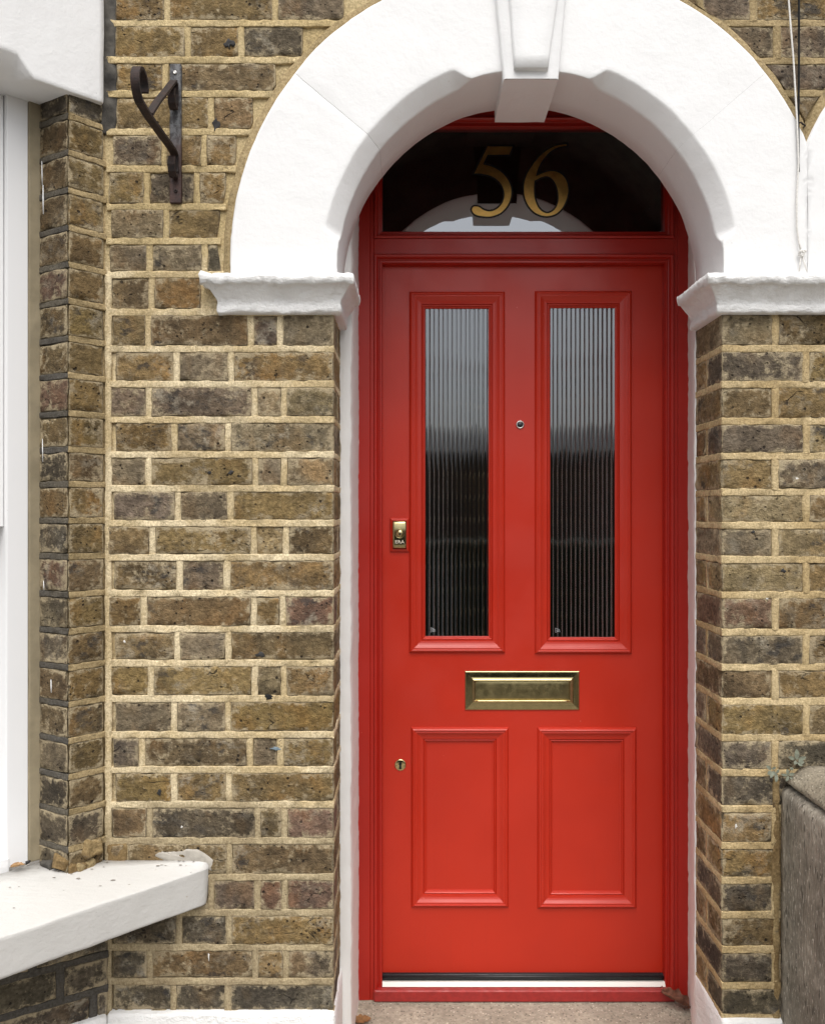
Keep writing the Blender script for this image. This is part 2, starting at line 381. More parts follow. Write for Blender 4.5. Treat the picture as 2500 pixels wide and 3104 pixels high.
M['coping'] = mat_concrete('weathered_coping', (.25, .215, .16), (.34, .30, .23), (.5, .45, .36), .8)
M['leaf'] = simple('grey_green_leaf', (.185, .20, .15), .6, 0, 120, .25, .3)
M['stem'] = simple('dry_stem', (.20, .15, .09), .8, 0, 90, .25)
M['dead'] = simple('dry_brown_leaf', (.16, .062, .035), .7, 0, 70, .4, .5)
M['tanleaf'] = simple('dry_tan_leaf', (.36, .21, .09), .6, 0, 70, .25, .4)
M['cord'] = simple('white_cord', (.72, .70, .66), .7, 0, 300, .15)
M['cable'] = simple('black_cable', (.006, .006, .006), .6, 0, 60, .2, spec=.2)
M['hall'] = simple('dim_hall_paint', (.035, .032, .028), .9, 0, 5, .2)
M['paving'] = mat_concrete('path_concrete', (.26, .24, .21), (.34, .31, .27), (.5, .46, .4), .25)
M['asphalt'] = simple('asphalt', (.05, .05, .052), .9, 0, 20, .2)
M['far_brick'] = simple('far_brickwork', (.10, .07, .05), .9, 0, 3, .25)
M['far_roof'] = simple('far_slate', (.05, .05, .055), .7, 0, 3, .25)
M['far_glass'] = simple('far_window', (.03, .035, .04), .1, 0, 3, .2)
BR = {'o': (.245, .167, .068), 'b': (.200, .138, .068), 'g': (.225, .180, .115), 'p': (.168, .131, .093), 'd': (.098, .083, .062), 'r': (.195, .115, .080), 'y': (.285, .215, .115)}
def brick_col(c):
    if c == '?': c = rng.choice('oobbgpp')
    k = rng.uniform(.84, 1.16); q = BR[c]; return (q[0] * k * rng.uniform(.95, 1.05), q[1] * k, q[2] * k * rng.uniform(.92, 1.08))

# ------------------------------------------------------------------ ground and street
mb = MB(); box(mb, -40, 40, -60, 30, -.50, -.30); tag(mb.build('ground', M['paving'], None, False), kind='structure')
mb = MB(); box(mb, -1.6, 3, -5.0, .0, -.298, -.16); tag(mb.build('path', M['paving'], None, False), kind='structure')
mb = MB(); box(mb, -40, 40, -21.0, -5.2, -.296, -.292); tag(mb.build('road', M['asphalt'], None, False), kind='structure')

# ------------------------------------------------------------------ arch geometry shared by stones, bricks and mortar
ACX, ACZ = X(1605), Z(824); XM = X(2439); ACX2 = 2 * XM - ACX
def Ro(th): return .695 + .022 * min(1., max(0., math.sin(th)) * 1.3)
def Ri(th): return .449 + .018 * max(0., math.sin(th)) ** 2
def left_of_arch(z, pad, cx=None, sgn=-1):
    """x of the outer edge of the arch (plus pad) at height z"""
    h = z - ACZ
    r = .712 + pad
    if h <= 0: return ACX + sgn * (.697 + pad) if cx is None else cx + sgn * (.697 + pad)
    if h >= r: return ACX if cx is None else cx
    q = math.sqrt(r * r - h * h)
    q = min(q, .697 + pad + h * .16)
    return (ACX if cx is None else cx) + sgn * q

# ------------------------------------------------------------------ the brick house wall
XL, XR, REV = X(1011), .7215, .185            # opening edges and depth of the reveal
house = thing('house_wall', 'weathered yellow and brown stock brick wall round the red front door', 'wall', (0, .1, -.16))
HB = .0071                                     # half a mortar bed
mort = MB()
LEFT = [
 (-480, -370, [345, 500, 800, 1130, 1440], 'boop'), (-370, -260, [350, 620, 770, 1100, 1290, 1500], 'obpgo'), (-260, -150, [345, 470, 790, 1000], 'obo'), (-150, -45, [350, 560, 715, 930], 'bopp'), (-45, 69, [350, 505, 834, 1010], 'oogp'), (69, 181, [348, 568, 730, 960], 'ood'), (181, 284, [352, 501, 825], 'obg'),
 (284, 399, [352, 639, 800], 'ob'), (399, 511, [342, 497, 618, 760], 'poo'), (511, 626, [330, 444, 597, 720], 'opo'), (626, 730, [336, 503, 700], 'go'),
 (730, 832, [332, 453, 620, 690], 'ggd'), (832, 946, [338, 459, 615], 'bo'), (946, 1057, [340, 449, 760, 849, 0], 'bbpg'), (1057, 1164, [350, 535, 700, 0], 'ogo'),
 (1164, 1272, [332, 451, 772, 861, 0], 'ppyy'), (1272, 1378, [350, 529, 691, 0], 'ogg'), (1378, 1481, [328, 450, 774, 861, 0], 'gogy'), (1481, 1586, [342, 539, 698, 0], 'ppo'),
 (1586, 1690, [328, 461, 768, 867, 0], 'boyb'), (1690, 1799, [345, 544, 688, 0], 'bpo'), (1799, 1907, [330, 436, 768, 857, 0], 'obor'), (1907, 2011, [348, 537, 692, 0], 'bgb'),
 (2011, 2119, [334, 458, 772, 861, 0], 'ooyo'), (2119, 2228, [350, 528, 691, 0], 'pgo'), (2228, 2334, [342, 430, 757, 850, 0], 'pbgo'), (2334, 2440, [350, 528, 694, 0], 'ooo'),
 (2440, 2550, [340, 453, 781, 862, 0], 'bdbr'), (2550, 2660, [336, 382, 694, 0], 'ybb'), (2660, 2768, [340, 480, 640, 781, 862, 0], 'bbprr'), (2768, 2873, [342, 542, 694, 0], 'ddo'),
 (2873, 2977, [342, 453, 774, 865, 0], 'dboP'.lower()), (2977, 3075, [342, 526, 691, 0], 'ddd'), (3075, 3180, [342, 470, 780, 862, 0], 'bdbd'), (3180, 3290, [342, 526, 691, 0], 'bbd')]
nb = 0
def brick(quad, z0, z1, c, parent, clampf=None, nu=None, nd=3, amp=.0013, soot=1.):
    global nb
    nb += 1
    Lu = math.hypot(quad[1][0] - quad[0][0], quad[1][1] - quad[0][1])
    nu = nu or max(6, min(24, int(Lu / .011)))
    m_ = MB(); m_.add(*hexa(quad, z0, z1, nu, nd, 7, amp, .0028, nb * .37, .0035, clampf, 55., .0023, chip=.016))
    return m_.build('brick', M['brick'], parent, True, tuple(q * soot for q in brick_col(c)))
def mort_block(mb_, quad, z0, z1, clampf=None, amp=.0010, fr=70.):
    Lu = math.hypot(quad[1][0] - quad[0][0], quad[1][1] - quad[0][1]); Lz = z1 - z0
    mb_.add(*hexa(quad, z0, z1, max(2, int(Lu / .009)), 2, max(3, int(Lz / .012)), amp, .0010, rng.random() * 40, .0022, clampf, fr, .0024))

def clamp_arch(pad):
    def f(p):
        e = left_of_arch(p.z, pad)
        if p.x > e and p.z > ACZ - .02: p.x = e + (p.x - e) * 1e-3
        return p
    return f
for ci, (yt, yb, js, cols) in enumerate(LEFT):
    z1, z0 = Z(yt) - HB, Z(yb) + HB
    corner = js[-1] == 0
    for k in range(len(js) - 1):
        c = cols[k] if k < len(cols) else '?'
        xa = X(js[k]) + (.0060 if k else 0.); last = k == len(js) - 2
        xb = (XL if corner and last else X(js[k + 1]) - .0060)
        if not corner: 
            if yt < 824 and last: xb = left_of_arch(z0, .024) + .01
            if xa > left_of_arch(z0, .03) - .012 and yt < 824: continue
        dj = rng.uniform(-.0018, .0014) + (.003 if rng.random() < .08 else 0)
        dep = .09
        if corner and last: dep = .098 if len(js) == 5 else REV
        if corner and last and len(js) == 6: dep = .098
        tilt = rng.uniform(-.0012, .0012)
        brick([(xa, dj - tilt), (xb, dj + tilt), (xb, dep), (xa, dep)], z0 + rng.uniform(-.0012, .0012), z1 + rng.uniform(-.0012, .0012), c, house, None if corner else clamp_arch(.022), nd=8 if corner and last else 3)
        if corner and last and dep < .15:       # the second brick of the reveal
            brick([(XL, .112), (XL, REV), (XL - .06, REV), (XL - .06, .112)], z0, z1, '?', house, nu=5)
        if not last:
            xj = X(js[k + 1])
            if xj < left_of_arch(z0, .02) or yt > 824:
                mort_block(mort, [(xj - .0076, .0002), (xj + .0076, .0002), (xj + .0076, .02), (xj - .0076, .02)], z0 - .003, z1 + .003)
    # bed under this course, wrapped round the corner into the reveal
    zb = Z(yb); xe = XL + .001 if yb > 940 else (X(615) if 860 < yb < 940 else left_of_arch(zb, .012))
    mort_block(mort, [(X(322), -.0006), (xe, -.0006), (xe, .02), (X(322), .02)], zb - HB - .001, zb + HB + .001)
    if yb > 940: mort_block(mort, [(XL + .0005, .001), (XL + .0005, REV), (XL - .02, REV), (XL - .02, .001)], zb - HB, zb + HB, amp=.0008)
# vertical joint in the internal corner and the backing that shows at the bottom of the joints
mort_block(mort, [(X(318), -.001), (X(338), -.001), (X(338), .03), (X(318), .03)], Z(3290), Z(830))
box(mort, X(300), XL - .010, .006, REV, -.16, Z(940))
zs = [Z(955) + i * .02 for i in range(70)]
for a, b_ in zip(zs[:-1], zs[1:]):
    xe = min(left_of_arch(a, -.02), left_of_arch(b_, -.02))
    if a > ACZ + .69: xe = ACX
    mort.add([(X(300), .006, a), (xe, .006, a), (xe, .006, b_), (X(300), .006, b_)], [(0, 1, 2, 3)])
    if a > ACZ + .69: mort.add([(ACX, .006, a), (XM + .25, .006, a), (XM + .25, .006, b_), (ACX, .006, b_)], [(0, 1, 2, 3)])
# right side
mort_left = mort; mort = MB()
RB = [942, 1056, 1165, 1277, 1382, 1492, 1593, 1697, 1804, 1917, 2023, 2127, 2237, 2343, 2454, 2565, 2670, 2775, 2880, 2989, 3085, 3190, 3290]
RC = ['gb', 'po', 'bo', 'py', 'op', 'yb', 'gy', 'yo', 'rb', 'po', 'bo', 'ob', 'pd', 'do', 'oo', 'ob', 'do', 'bo', 'db', 'db', 'bd', 'bd']
for i in range(len(RB) - 1):
    z1, z0 = Z(RB[i]) - HB, Z(RB[i + 1]) + HB
    head = i % 2 == 0
    js = [2349, 2660, 2800] if head else [2443, 2570, 2800]
    xs_ = [XR] + [X(j) for j in js]
    for k in range(3):
        xa = xs_[k] + (.0068 if k else 0); xb = xs_[k + 1] - .0068; dj = rng.uniform(-.002, .0014)
        dep = (REV if head else .098) if k == 0 else .09
        c = RC[i][k] if k < 2 else '?'
        brick([(xa, dj), (xb, dj), (xb, dep), (xa, dep)], z0 + rng.uniform(-.0014, .0014), z1 + rng.uniform(-.0014, .0014), c, house, nd=9 if k == 0 else 3, amp=.0019)
        if k == 0 and not head:
            brick([(XR, REV), (XR, .111), (XR + .06, .111), (XR + .06, REV)], z0, z1, '?', house, nu=5)
            mort_block(mort, [(XR + .0005, .113), (XR + .0005, .096), (XR + .02, .096), (XR + .02, .113)], z0 - .002, z1 + .002)
        if k < 2: mort_block(mort, [(xb - .0015, -.0006), (xb + .0155, -.0006), (xb + .0155, .02), (xb - .0015, .02)], z0 - .003, z1 + .003, amp=.0014)
    zb = Z(RB[i + 1])
    mort_block(mort, [(XR - .001, -.0004), (X(2800), -.0004), (X(2800), .02), (XR - .001, .02)], zb - HB - .0015, zb + HB + .0015, amp=.0014)
    mort_block(mort, [(XR - .0005, REV), (XR - .0005, .001), (XR + .02, .001), (XR + .02, REV)], zb - HB - .001, zb + HB + .001, amp=.001)
mort_block(mort, [(XR, -.001), (X(2800), -.001), (X(2800), .02), (XR, .02)], Z(952), Z(940))
box(mort, XR + .010, X(2800), .006, REV, -.16, Z(940))
# the tan triangle between the two arches
mort_t = MB()
zs = [Z(470) + i * .015 for i in range(80)]
for a, b_ in zip(zs[:-1], zs[1:]):
    xa, xb = left_of_arch(a, -.02, ACX, 1), left_of_arch(a, -.02, ACX2, -1)
    if xb > xa: mort_t.add([(xa, .006, a), (xb, .006, a), (xb, .006, b_), (xa, .006, b_)], [(0, 1, 2, 3)])
def clamp_tri(p):
    a, b_ = left_of_arch(p.z, .022, ACX, 1), left_of_arch(p.z, .022, ACX2, -1)
    if a >= b_: p.x = (a + b_) / 2
    else: p.x = min(max(p.x, a), b_)
    return p
TRI = [(-480, -370, [1440, 1760, 2080, 2400, 2720, 2880], 'obpob'), (-370, -260, [1500, 1620, 1930, 2060, 2370, 2690, 2850], 'pobobo'), (-260, -150, [1500, 1890, 2210, 2530, 2850], 'obpo'), (-150, -45, [1600, 1800, 2110, 2420, 2580, 2750], 'obpob'), (-45, 69, [1980, 2120, 2283, 2590, 2800], 'bpoo'), (69, 184, [2120, 2355, 2516, 2700], 'ppb'), (184, 282, [2290, 2580], 'p'), (282, 420, [2380, 2500], 'b')]
for (yt, yb, js, cols) in TRI:
    z1, z0 = Z(yt) - HB, Z(yb) + HB
    for k in range(len(js) - 1):
        xa, xb = X(js[k]) + .0068, X(js[k + 1]) - .0068
        lo, hi = left_of_arch(z1, .022, ACX, 1), left_of_arch(z1, .022, ACX2, -1)
        if xb < lo + .01 or xa > hi - .01: continue
        dj = rng.uniform(-.001, .001)
        brick([(max(xa, left_of_arch(z0, .0, ACX, 1) - .3), dj), (xb, dj), (xb, .09), (max(xa, left_of_arch(z0, .0, ACX, 1) - .3), .09)], z0, z1, cols[k] if k < len(cols) else '?', house, clamp_tri, nu=16)
        if k: mort_block(mort_t, [(X(js[k]) - .009, -.001), (X(js[k]) + .009, -.001), (X(js[k]) + .009, .02), (X(js[k]) - .009, .02)], z0 - .003, z1 + .003, clamp_tri)
    mort_block(mort_t, [(left_of_arch(Z(yb), .0, ACX, 1), -.0005), (left_of_arch(Z(yb), .0, ACX2, -1), -.0005), (left_of_arch(Z(yb), .0, ACX2, -1), .02), (left_of_arch(Z(yb), .0, ACX, 1), .02)], Z(yb) - HB * 1.1, Z(yb) + HB * 1.1)
# mortar ribbon that follows the back of the arch
def arch_ribbon(mb_, cx, a0, a1, flip=1, stop=None):
    n = 90; V = []; Fc = []
    for i in range(n + 1):
        th = R(a0 + (a1 - a0) * i / n); ro = Ro(th)
        wdt = .022 + .006 * noise.noise(Vector((th * 9, 3.1, cx)))
        for k, (dr, y) in enumerate(((-.01, .004), (-.004, -.002), (.005, -.002), (wdt - .004, -.001), (wdt, .008))):
            j = nvec((math.cos(th), k * .3, math.sin(th)), 40, cx) * .0012
            x = cx + flip * (ro + dr) * math.cos(th) + j.x
            if stop is not None: x = stop(x)
            V.append((x, y + j.y, ACZ + (ro + dr) * math.sin(th) + j.z))
    for i in range(n):
        for k in range(4): q = i * 5 + k; Fc.append((q, q + 1, q + 6, q + 5))
    mb_.add(V, Fc)
arch_ribbon(mort_t, ACX, 181, 97)
arch_ribbon(mort_t, ACX, 83, 24, stop=lambda x: min(x, XM))
arch_ribbon(mort_t, ACX2, 83, 24, -1, stop=lambda x: max(x, XM))
mort_left.build('mortar', M['mortar'], house, kind='stuff'); mort.build('mortar', M['mortar_tan'], house, kind='stuff')
mort_t.build('mortar', M['mortar_old'], house, kind='stuff', label='tan mortar round the back of the white arches')
# smear of pale filler beside the sill
def blob_plate(name, pts, y, th, mat, parent, seed=0):
    """an irregular flat patch with a domed rim on the wall face"""
    c = Vector((sum(p[0] for p in pts) / len(pts), 0, sum(p[1] for p in pts) / len(pts))); V = []; Fc = []; n = len(pts)
    for s, yy in ((1., y + .002), (.94, y - th * .7), (.7, y - th), (.35, y - th * 1.05)):
        for i, p in enumerate(pts):
            q = Vector((c.x + (p[0] - c.x) * s, yy, c.z + (p[1] - c.z) * s)); q += nvec(q, 60, seed) * .0012; V.append(q)
    V.append(Vector((c.x, y - th, c.z)))
    for r_ in range(3):
        for i in range(n): m = (i + 1) % n; Fc.append((r_ * n + i, r_ * n + m, (r_ + 1) * n + m, (r_ + 1) * n + i))
    for i in range(n): Fc.append((3 * n + i, 3 * n + (i + 1) % n, 4 * n))
    m_ = MB(); m_.add(V, Fc); return m_.build(name, mat, parent)
pp = [(465, 2594), (468, 2580), (480, 2576), (492, 2582), (520, 2580), (560, 2572), (600, 2574), (628, 2588), (650, 2606), (662, 2628), (655, 2646), (642, 2640), (620, 2628), (560, 2624), (500, 2614)]
blob_plate('filler_patch', [(X(a), Z(b)) for a, b in pp], -.0008, .0016, M['patch'], house, 3)
mb = MB(); mb.add(*hexa([(X(2342), -.001), (X(2362), -.004), (X(2366), .02), (X(2342), .02)], -.1, Z(2352), 4, 2, 90, .0042, .003, 3., .004, None, 38., .004)); mb.build('mortar', M['rubble'], house, kind='stuff', label='crumbling mortar against the garden wall')
mb = MB(); mb.add(*hexa([(X(326), -.003), (X(385), -.003), (X(385), .02), (X(326), .02)], Z(2618), Z(2556), 12, 2, 12, .004, .003, 8., .004, None, 45., .004)); mb.build('mortar_lump', M['rubble'], house)

M['clinker'] = simple('black_clinker', (.030, .028, .027), .8, 0, 90, .4, .5)
M['fleck'] = simple('pale_paint_fleck', (.66, .64, .60), .7, 0, 60, .1)
M['bluefleck'] = simple('blue_paint_smear', (.20, .26, .30), .8, 0, 60, .15)
for (px, py, rx, rz, nm, mt) in ((656, 379, 13, 19, 'clinker_spot', 'clinker'), (790, 2812, 12, 12, 'clinker_spot', 'clinker'), (950, 2836, 11, 19, 'clinker_spot', 'clinker'), (482, 2403, 8, 11, 'clinker_spot', 'clinker'), (635, 1432, 7, 6, 'clinker_spot', 'clinker'), (700, 1432, 9, 9, 'clinker_spot', 'clinker'), (695, 132, 16, 18, 'clinker_spot', 'clinker'), (788, 1985, 15, 9, 'clinker_spot', 'clinker'), (816, 2112, 17, 9, 'joint_hole', 'hole'), (2282, 1612, 7, 5, 'clinker_spot', 'clinker'), (2372, 1730, 8, 6, 'clinker_spot', 'clinker'),
        (810, 1221, 5, 5, 'paint_fleck', 'fleck'), (552, 2507, 4, 4, 'paint_fleck', 'fleck'), (376, 1944, 6, 6, 'paint_fleck', 'fleck'), (2230, 2506, 4, 8, 'paint_fleck', 'fleck'), (2414, 1450, 6, 5, 'paint_fleck', 'fleck'), (632, 2900, 3, 16, 'paint_fleck', 'fleck'), (838, 2271, 16, 7, 'paint_smear', 'bluefleck'), (2324, 1815, 5, 4, 'paint_fleck', 'fleck')):
    ring_ = [(X(px + rx * (.9 + 1.0 * noise.noise(Vector((k * 1.37 + .2, px * .37 + .5, .3)))) * math.cos(k * .5236)), Z(py + rz * (.9 + 1.0 * noise.noise(Vector((k * 1.23 + .4, py * .41 + .3, 4.2)))) * math.sin(k * .5236))) for k in range(12)]
    blob_plate(nm, ring_, .0015, .0028, M[mt], house, px)

# ------------------------------------------------------------------ canted bay: brick pier and dwarf wall
bay = thing('bay_wall', 'narrow sooty brick pier of the bay window beside the white frame', 'wall', (-.78, .0, -.16))
B0 = Vector((X(322), .001)); B1 = Vector((-.7765, -.066)); B2 = Vector((-.8667, -.0132)); BI = Vector((-.80, .03))
bmB, bmA = MB(), MB()
bedsB = [310, 388, 496, 606, 717, 825, 932, 1042, 1150, 1262, 1368, 1470, 1578, 1684, 1796, 1904, 2010, 2118, 2226, 2332, 2436, 2545, 2640]
colA = 'dbbbbrbbrbdbdrgpbbgdpd'; colB = 'doooooooooboobooobobdb'
nA = (B2 - B1).normalized(); nB = (B0 - B1).normalized()
for i in range(len(bedsB) - 1):
    z1, z0 = Z(bedsB[i]) - (HB if i else -.01), Z(bedsB[i + 1]) + HB
    e = rng.uniform(-.0015, .0015)
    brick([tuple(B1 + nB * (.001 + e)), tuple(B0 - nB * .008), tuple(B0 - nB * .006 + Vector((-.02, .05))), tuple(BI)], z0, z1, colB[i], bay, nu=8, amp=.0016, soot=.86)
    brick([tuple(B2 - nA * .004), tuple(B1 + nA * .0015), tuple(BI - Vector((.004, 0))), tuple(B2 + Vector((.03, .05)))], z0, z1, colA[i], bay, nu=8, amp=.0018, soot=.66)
    zb = Z(bedsB[i + 1])
    
    mort_block(bmB, [tuple(B1 + nB * .0005), tuple(B0), tuple(B0 + Vector((-.012, .02))), tuple(B1 + Vector((0, .02)))], zb - HB, zb + HB)
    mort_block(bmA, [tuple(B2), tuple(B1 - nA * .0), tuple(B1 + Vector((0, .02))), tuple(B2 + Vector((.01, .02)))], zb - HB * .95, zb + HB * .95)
inner = MB()
def prism(mb_, pts, z0, z1):
    n = len(pts); V = [(p[0], p[1], z0) for p in pts] + [(p[0], p[1], z1) for p in pts]
    mb_.add(V, [(k, (k + 1) % n, n + (k + 1) % n, n + k) for k in range(n)] + [tuple(range(n, 2 * n)), tuple(range(n - 1, -1, -1))])
prism(bmB, [tuple(B0 + Vector((-.004, .006))), tuple(B1 + Vector((.004, .007))), tuple(B2 + Vector((.008, .009))), (-.84, .06), (-.70, .06)][::-1], Z(2640), Z(300))
# dwarf wall under the sill, at its own shallower angle
C0 = Vector((X(338), -.001)); CD = Vector((-.848, -.53))
def cpt(t, d=0.): return tuple(C0 + CD * t + Vector((-.53, .848)) * d)
lowers = [(2660, 2768, [0, .06, .24, .46, .62], 'bdbb'), (2768, 2873, [0, .17, .29, .52, .64], 'dbdb'), (2873, 2977, [.0, .112, .335, .45, .66], 'ddbd'), (2977, 3075, [0, .04, .25, .37, .6], 'dddb'), (3075, 3180, [0, .11, .33, .45, .66], 'bbdd')]
dz = -.012
for (yt, yb, ts, cols) in lowers:
    z1, z0 = Z(yt) - HB + dz, Z(yb) + HB + dz
    for k in range(len(ts) - 1):
        ta, tb = ts[k] + .008, ts[k + 1] - .008
        brick([cpt(tb), cpt(ta), cpt(ta, .08), cpt(tb, .08)], z0, z1, cols[k], bay)
        mort_block(bmA, [cpt(tb + .017, -.0005), cpt(tb - .001, -.0005), cpt(tb - .001, .02), cpt(tb + .017, .02)], z0 - .003, z1 + .003)
    mort_block(bmA, [cpt(.66, -.0003), cpt(.006, -.0003), cpt(.02, .02), cpt(.66, .02)], z0 - 2 * HB - .001, z0 + .001)
prism(bmA, [cpt(.68, .006), cpt(-.01, .006), cpt(-.01, .09), cpt(.68, .09)], -.16, Z(2700))
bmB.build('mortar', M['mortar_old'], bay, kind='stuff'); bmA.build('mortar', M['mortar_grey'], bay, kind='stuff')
# crumbled foot of the pier, paint runs
def lump(name, c, r, mat, parent, seed, n=9):
    V = []; Fc = []
    for j in range(n + 1):
        ph = -math.pi / 2 + math.pi * j / n
        for i in range(n * 2):
            th = math.pi * i / n; d = Vector((math.cos(ph) * math.cos(th), math.cos(ph) * math.sin(th), math.sin(ph)))
            k = 1 + .35 * noise.noise(d * 1.9 + Vector((seed, 0, 0))) + .2 * noise.noise(d * 5 + Vector((0, seed, 0)))
            V.append(Vector(c) + Vector((d.x * r[0], d.y * r[1], d.z * r[2])) * k)
    w_ = n * 2
    for j in range(n):
        for i in range(w_): Fc.append((j * w_ + i, j * w_ + (i + 1) % w_, (j + 1) * w_ + (i + 1) % w_, (j + 1) * w_ + i))
    m_ = MB(); m_.add(V, Fc); return m_.build(name, mat, parent)
def onB(px, py, out=0.):
    """point on the pier's near corner plane"""
    s = (px - 207) / (322 - 207.); p = B1.lerp(B0, s) + Vector((.5, -.7)) * out
    return (p.x, p.y, Z(py, p.y))
for (f_, pyt, pyb, mt, sd) in ((.62, 2552, 2606, 'rubble', 2.), (.22, 2612, 2640, 'rubble', 5.), (.45, 2612, 2646, 'mortar_old', 7.)):
    p0, p1 = B1.lerp(B0, max(0, f_ - .26)), B1.lerp(B0, min(1, f_ + .26)); o_ = Vector((.5, -.5)) * .011
    mb = MB(); mb.add(*hexa([tuple(p0 + o_), tuple(p1 + o_), tuple(p1 - o_ * 2), tuple(p0 - o_ * 2)], Z(pyb, -.04), Z(pyt, -.04), 9, 3, 9, .007, .006, sd, .006, None, 42., .006)); mb.build('mortar_lump', M[mt], bay)
for (f_, pyt, pyb, mt, sd) in ((.3, 2618, 2646, 'tar', 2.), (.75, 2596, 2634, 'rubble', 4.)):
    p0, p1 = B2.lerp(B1, f_ - .2), B2.lerp(B1, f_ + .22); o_ = Vector((-.3, -.7)) * .012
    mb = MB(); mb.add(*hexa([tuple(p0 + o_), tuple(p1 + o_), tuple(p1 - o_ * 2), tuple(p0 - o_ * 2)], Z(pyb, -.05), Z(pyt, -.05), 9, 3, 9, .006, .006, sd, .006, None, 45., .006)); mb.build('mortar_lump', M[mt], bay)
for (f_, y0, y1, wd) in ((.86, 487, 560, .0014), (.82, 560, 648, .0018), (.84, 1330, 1400, .0012), (.8, 1760, 1790, .0012), (.55, 2060, 2100, .0015)):
    p = B1.lerp(B2, f_) + Vector((-.5, -.86)) * .0012
    mb = MB(); tube(mb, [(p.x, p.y, Z(y0, p.y)), (p.x + .0005, p.y, Z((y0 + y1) / 2, p.y)), (p.x + .001, p.y, Z(y1, p.y))], [wd * .5, wd, wd * .7], 6); mb.build('paint_run', M['white'], bay)

# grey cement fillet that closes the gap between lintel and wall
mb = MB(); mb.add(*hexa([(X(300), -.009), (X(351), .0015), (X(351), .02), (X(300), .02)], Z(405), Z(-260), 6, 2, 60, .0045, .004, 4., .004)); mb.build('cement_fillet', M['tar'], bay)

# ------------------------------------------------------------------ white lintel over the bay window
lint = thing('window_lintel', 'white painted stone lintel with a stopped chamfer above the bay window', 'lintel', (-.85, -.15, Z(318)))
U45 = Vector((-.7071, -.7071)); N45 = Vector((-.7071, .7071))
L0 = Vector((X(314, -.018), -.018))
zl = Z(318, -.01); zt = 3.05
mb = MB(); V = []; Fc = []; NL = 60
for i in range(NL + 1):
    s = i / NL * .72; p = L0 + U45 * s
    c = .040 * min(1., max(0., (s / 1.0 - .160) / .032))
    prof = [(0., zt), (0., zl + .55), (0., zl + .3), (0., zl + .16), (0., zl + .09), (0., zl + c + .011), (0., zl + c + .003), (.002, zl + c), (.0035 + c * .97, zl + .0008), (.010 + c, zl), (.03 + c * .8, zl), (.075, zl), (.13, zl), (.13, zl + .3)]
    for k, (d, z) in enumerate(prof):
        q = Vector((p.x + N45.x * d, p.y + N45.y * d, z))
        if k < len(prof) - 1: q += nvec(q, 38, 2.) * .0011 + nvec(q, 9, 4.) * .0015
        V.append(q)
K = len(prof)
for i in range(NL):
    for k in range(K - 1): a = i * K + k; Fc.append((a, a + K, a + K + 1, a + 1))
Fc.append(tuple(range(K)))
mb.add(V, Fc); mb.build('lintel_block', M['white'], lint)
mb = MB()
for (px, py) in ((318, 250), (322, 270), (316, 290), (326, 262)):
    p = (X(px, -.02), -.02, Z(py, -.02)); tube(mb, [p, (p[0] + .006, p[1] - .001, p[2] + .004)], [.003, .001], 5)
# hairline crack on the soffit
# ------------------------------------------------------------------ white sash window in the bay
win = thing('bay_window', 'white sash window of the bay at the left edge', 'window', (-.9, -.1, Z(2620)))
W0 = B2 + U45 * -.0051
def wpt(s, d=0.): q = W0 + U45 * s + N45 * d; return (q.x, q.y)
zw0, zw1 = ZC - .806, Z(296)
def wblock(name, s0, s1, d0, d1, z0, z1, mat, nz=2, amp=.0):
    m_ = MB(); m_.add(*hexa([wpt(s1, d0), wpt(s0, d0), wpt(s0, d1), wpt(s1, d1)], z0, z1, 4, 2, nz, amp, .002, 1., .003, None, 20., 0.)); return m_.build(name, mat, win, False)
wblock('sealant_bead', -.014, .0275, -.004, .05, zw0, Z(300), M['seal'], 40, .0012)
wblock('frame_jamb', .0275, .0755, .0, .10, zw0, zw1 + .02, M['white_wood'])
wblock('frame_bead', .0715, .0765, .004, .04, zw0 + .03, zw1 + .02, M['white_wood'])
wblock('upper_sash', .077, .125, .012, .05, ZC - .033, zw1 + .02, M['white_wood'])
wblock('upper_sash', .126, .9, .014, .05, ZC - .030, ZC + .012, M['white_wood'])
wblock('lower_sash', .077, .125, .052, .09, zw0 + .02, ZC + .01, M['white_wood'])
wblock('lower_sash', .126, .9, .054, .09, zw0 + .02, zw0 + .10, M['white_wood'])
wblock('window_cill', .07, .95, -.002, .052, zw0 - .01, zw0 + .022, M['white_wood'])
mb = MB(); mb.add([(*wpt(.126, .07), zw0 + .10), (*wpt(.9, .07), zw0 + .10), (*wpt(.9, .07), ZC), (*wpt(.126, .07), ZC)], [(0, 1, 2, 3)]); mb.build('pane', M['glass_plain'], win, False)
mb = MB(); mb.add([(*wpt(.126, .03), ZC + .01), (*wpt(.9, .03), ZC + .01), (*wpt(.9, .03), zw1 + .02), (*wpt(.126, .03), zw1 + .02)], [(0, 1, 2, 3)]); mb.build('pane', M['glass_plain'], win, False)
mb = MB(); prism(mb, [wpt(.1, .25), wpt(.95, .25), wpt(.95, .9), wpt(.1, .9)], zw0, zw1); mb.build('room_lining', M['hall'], win, False)

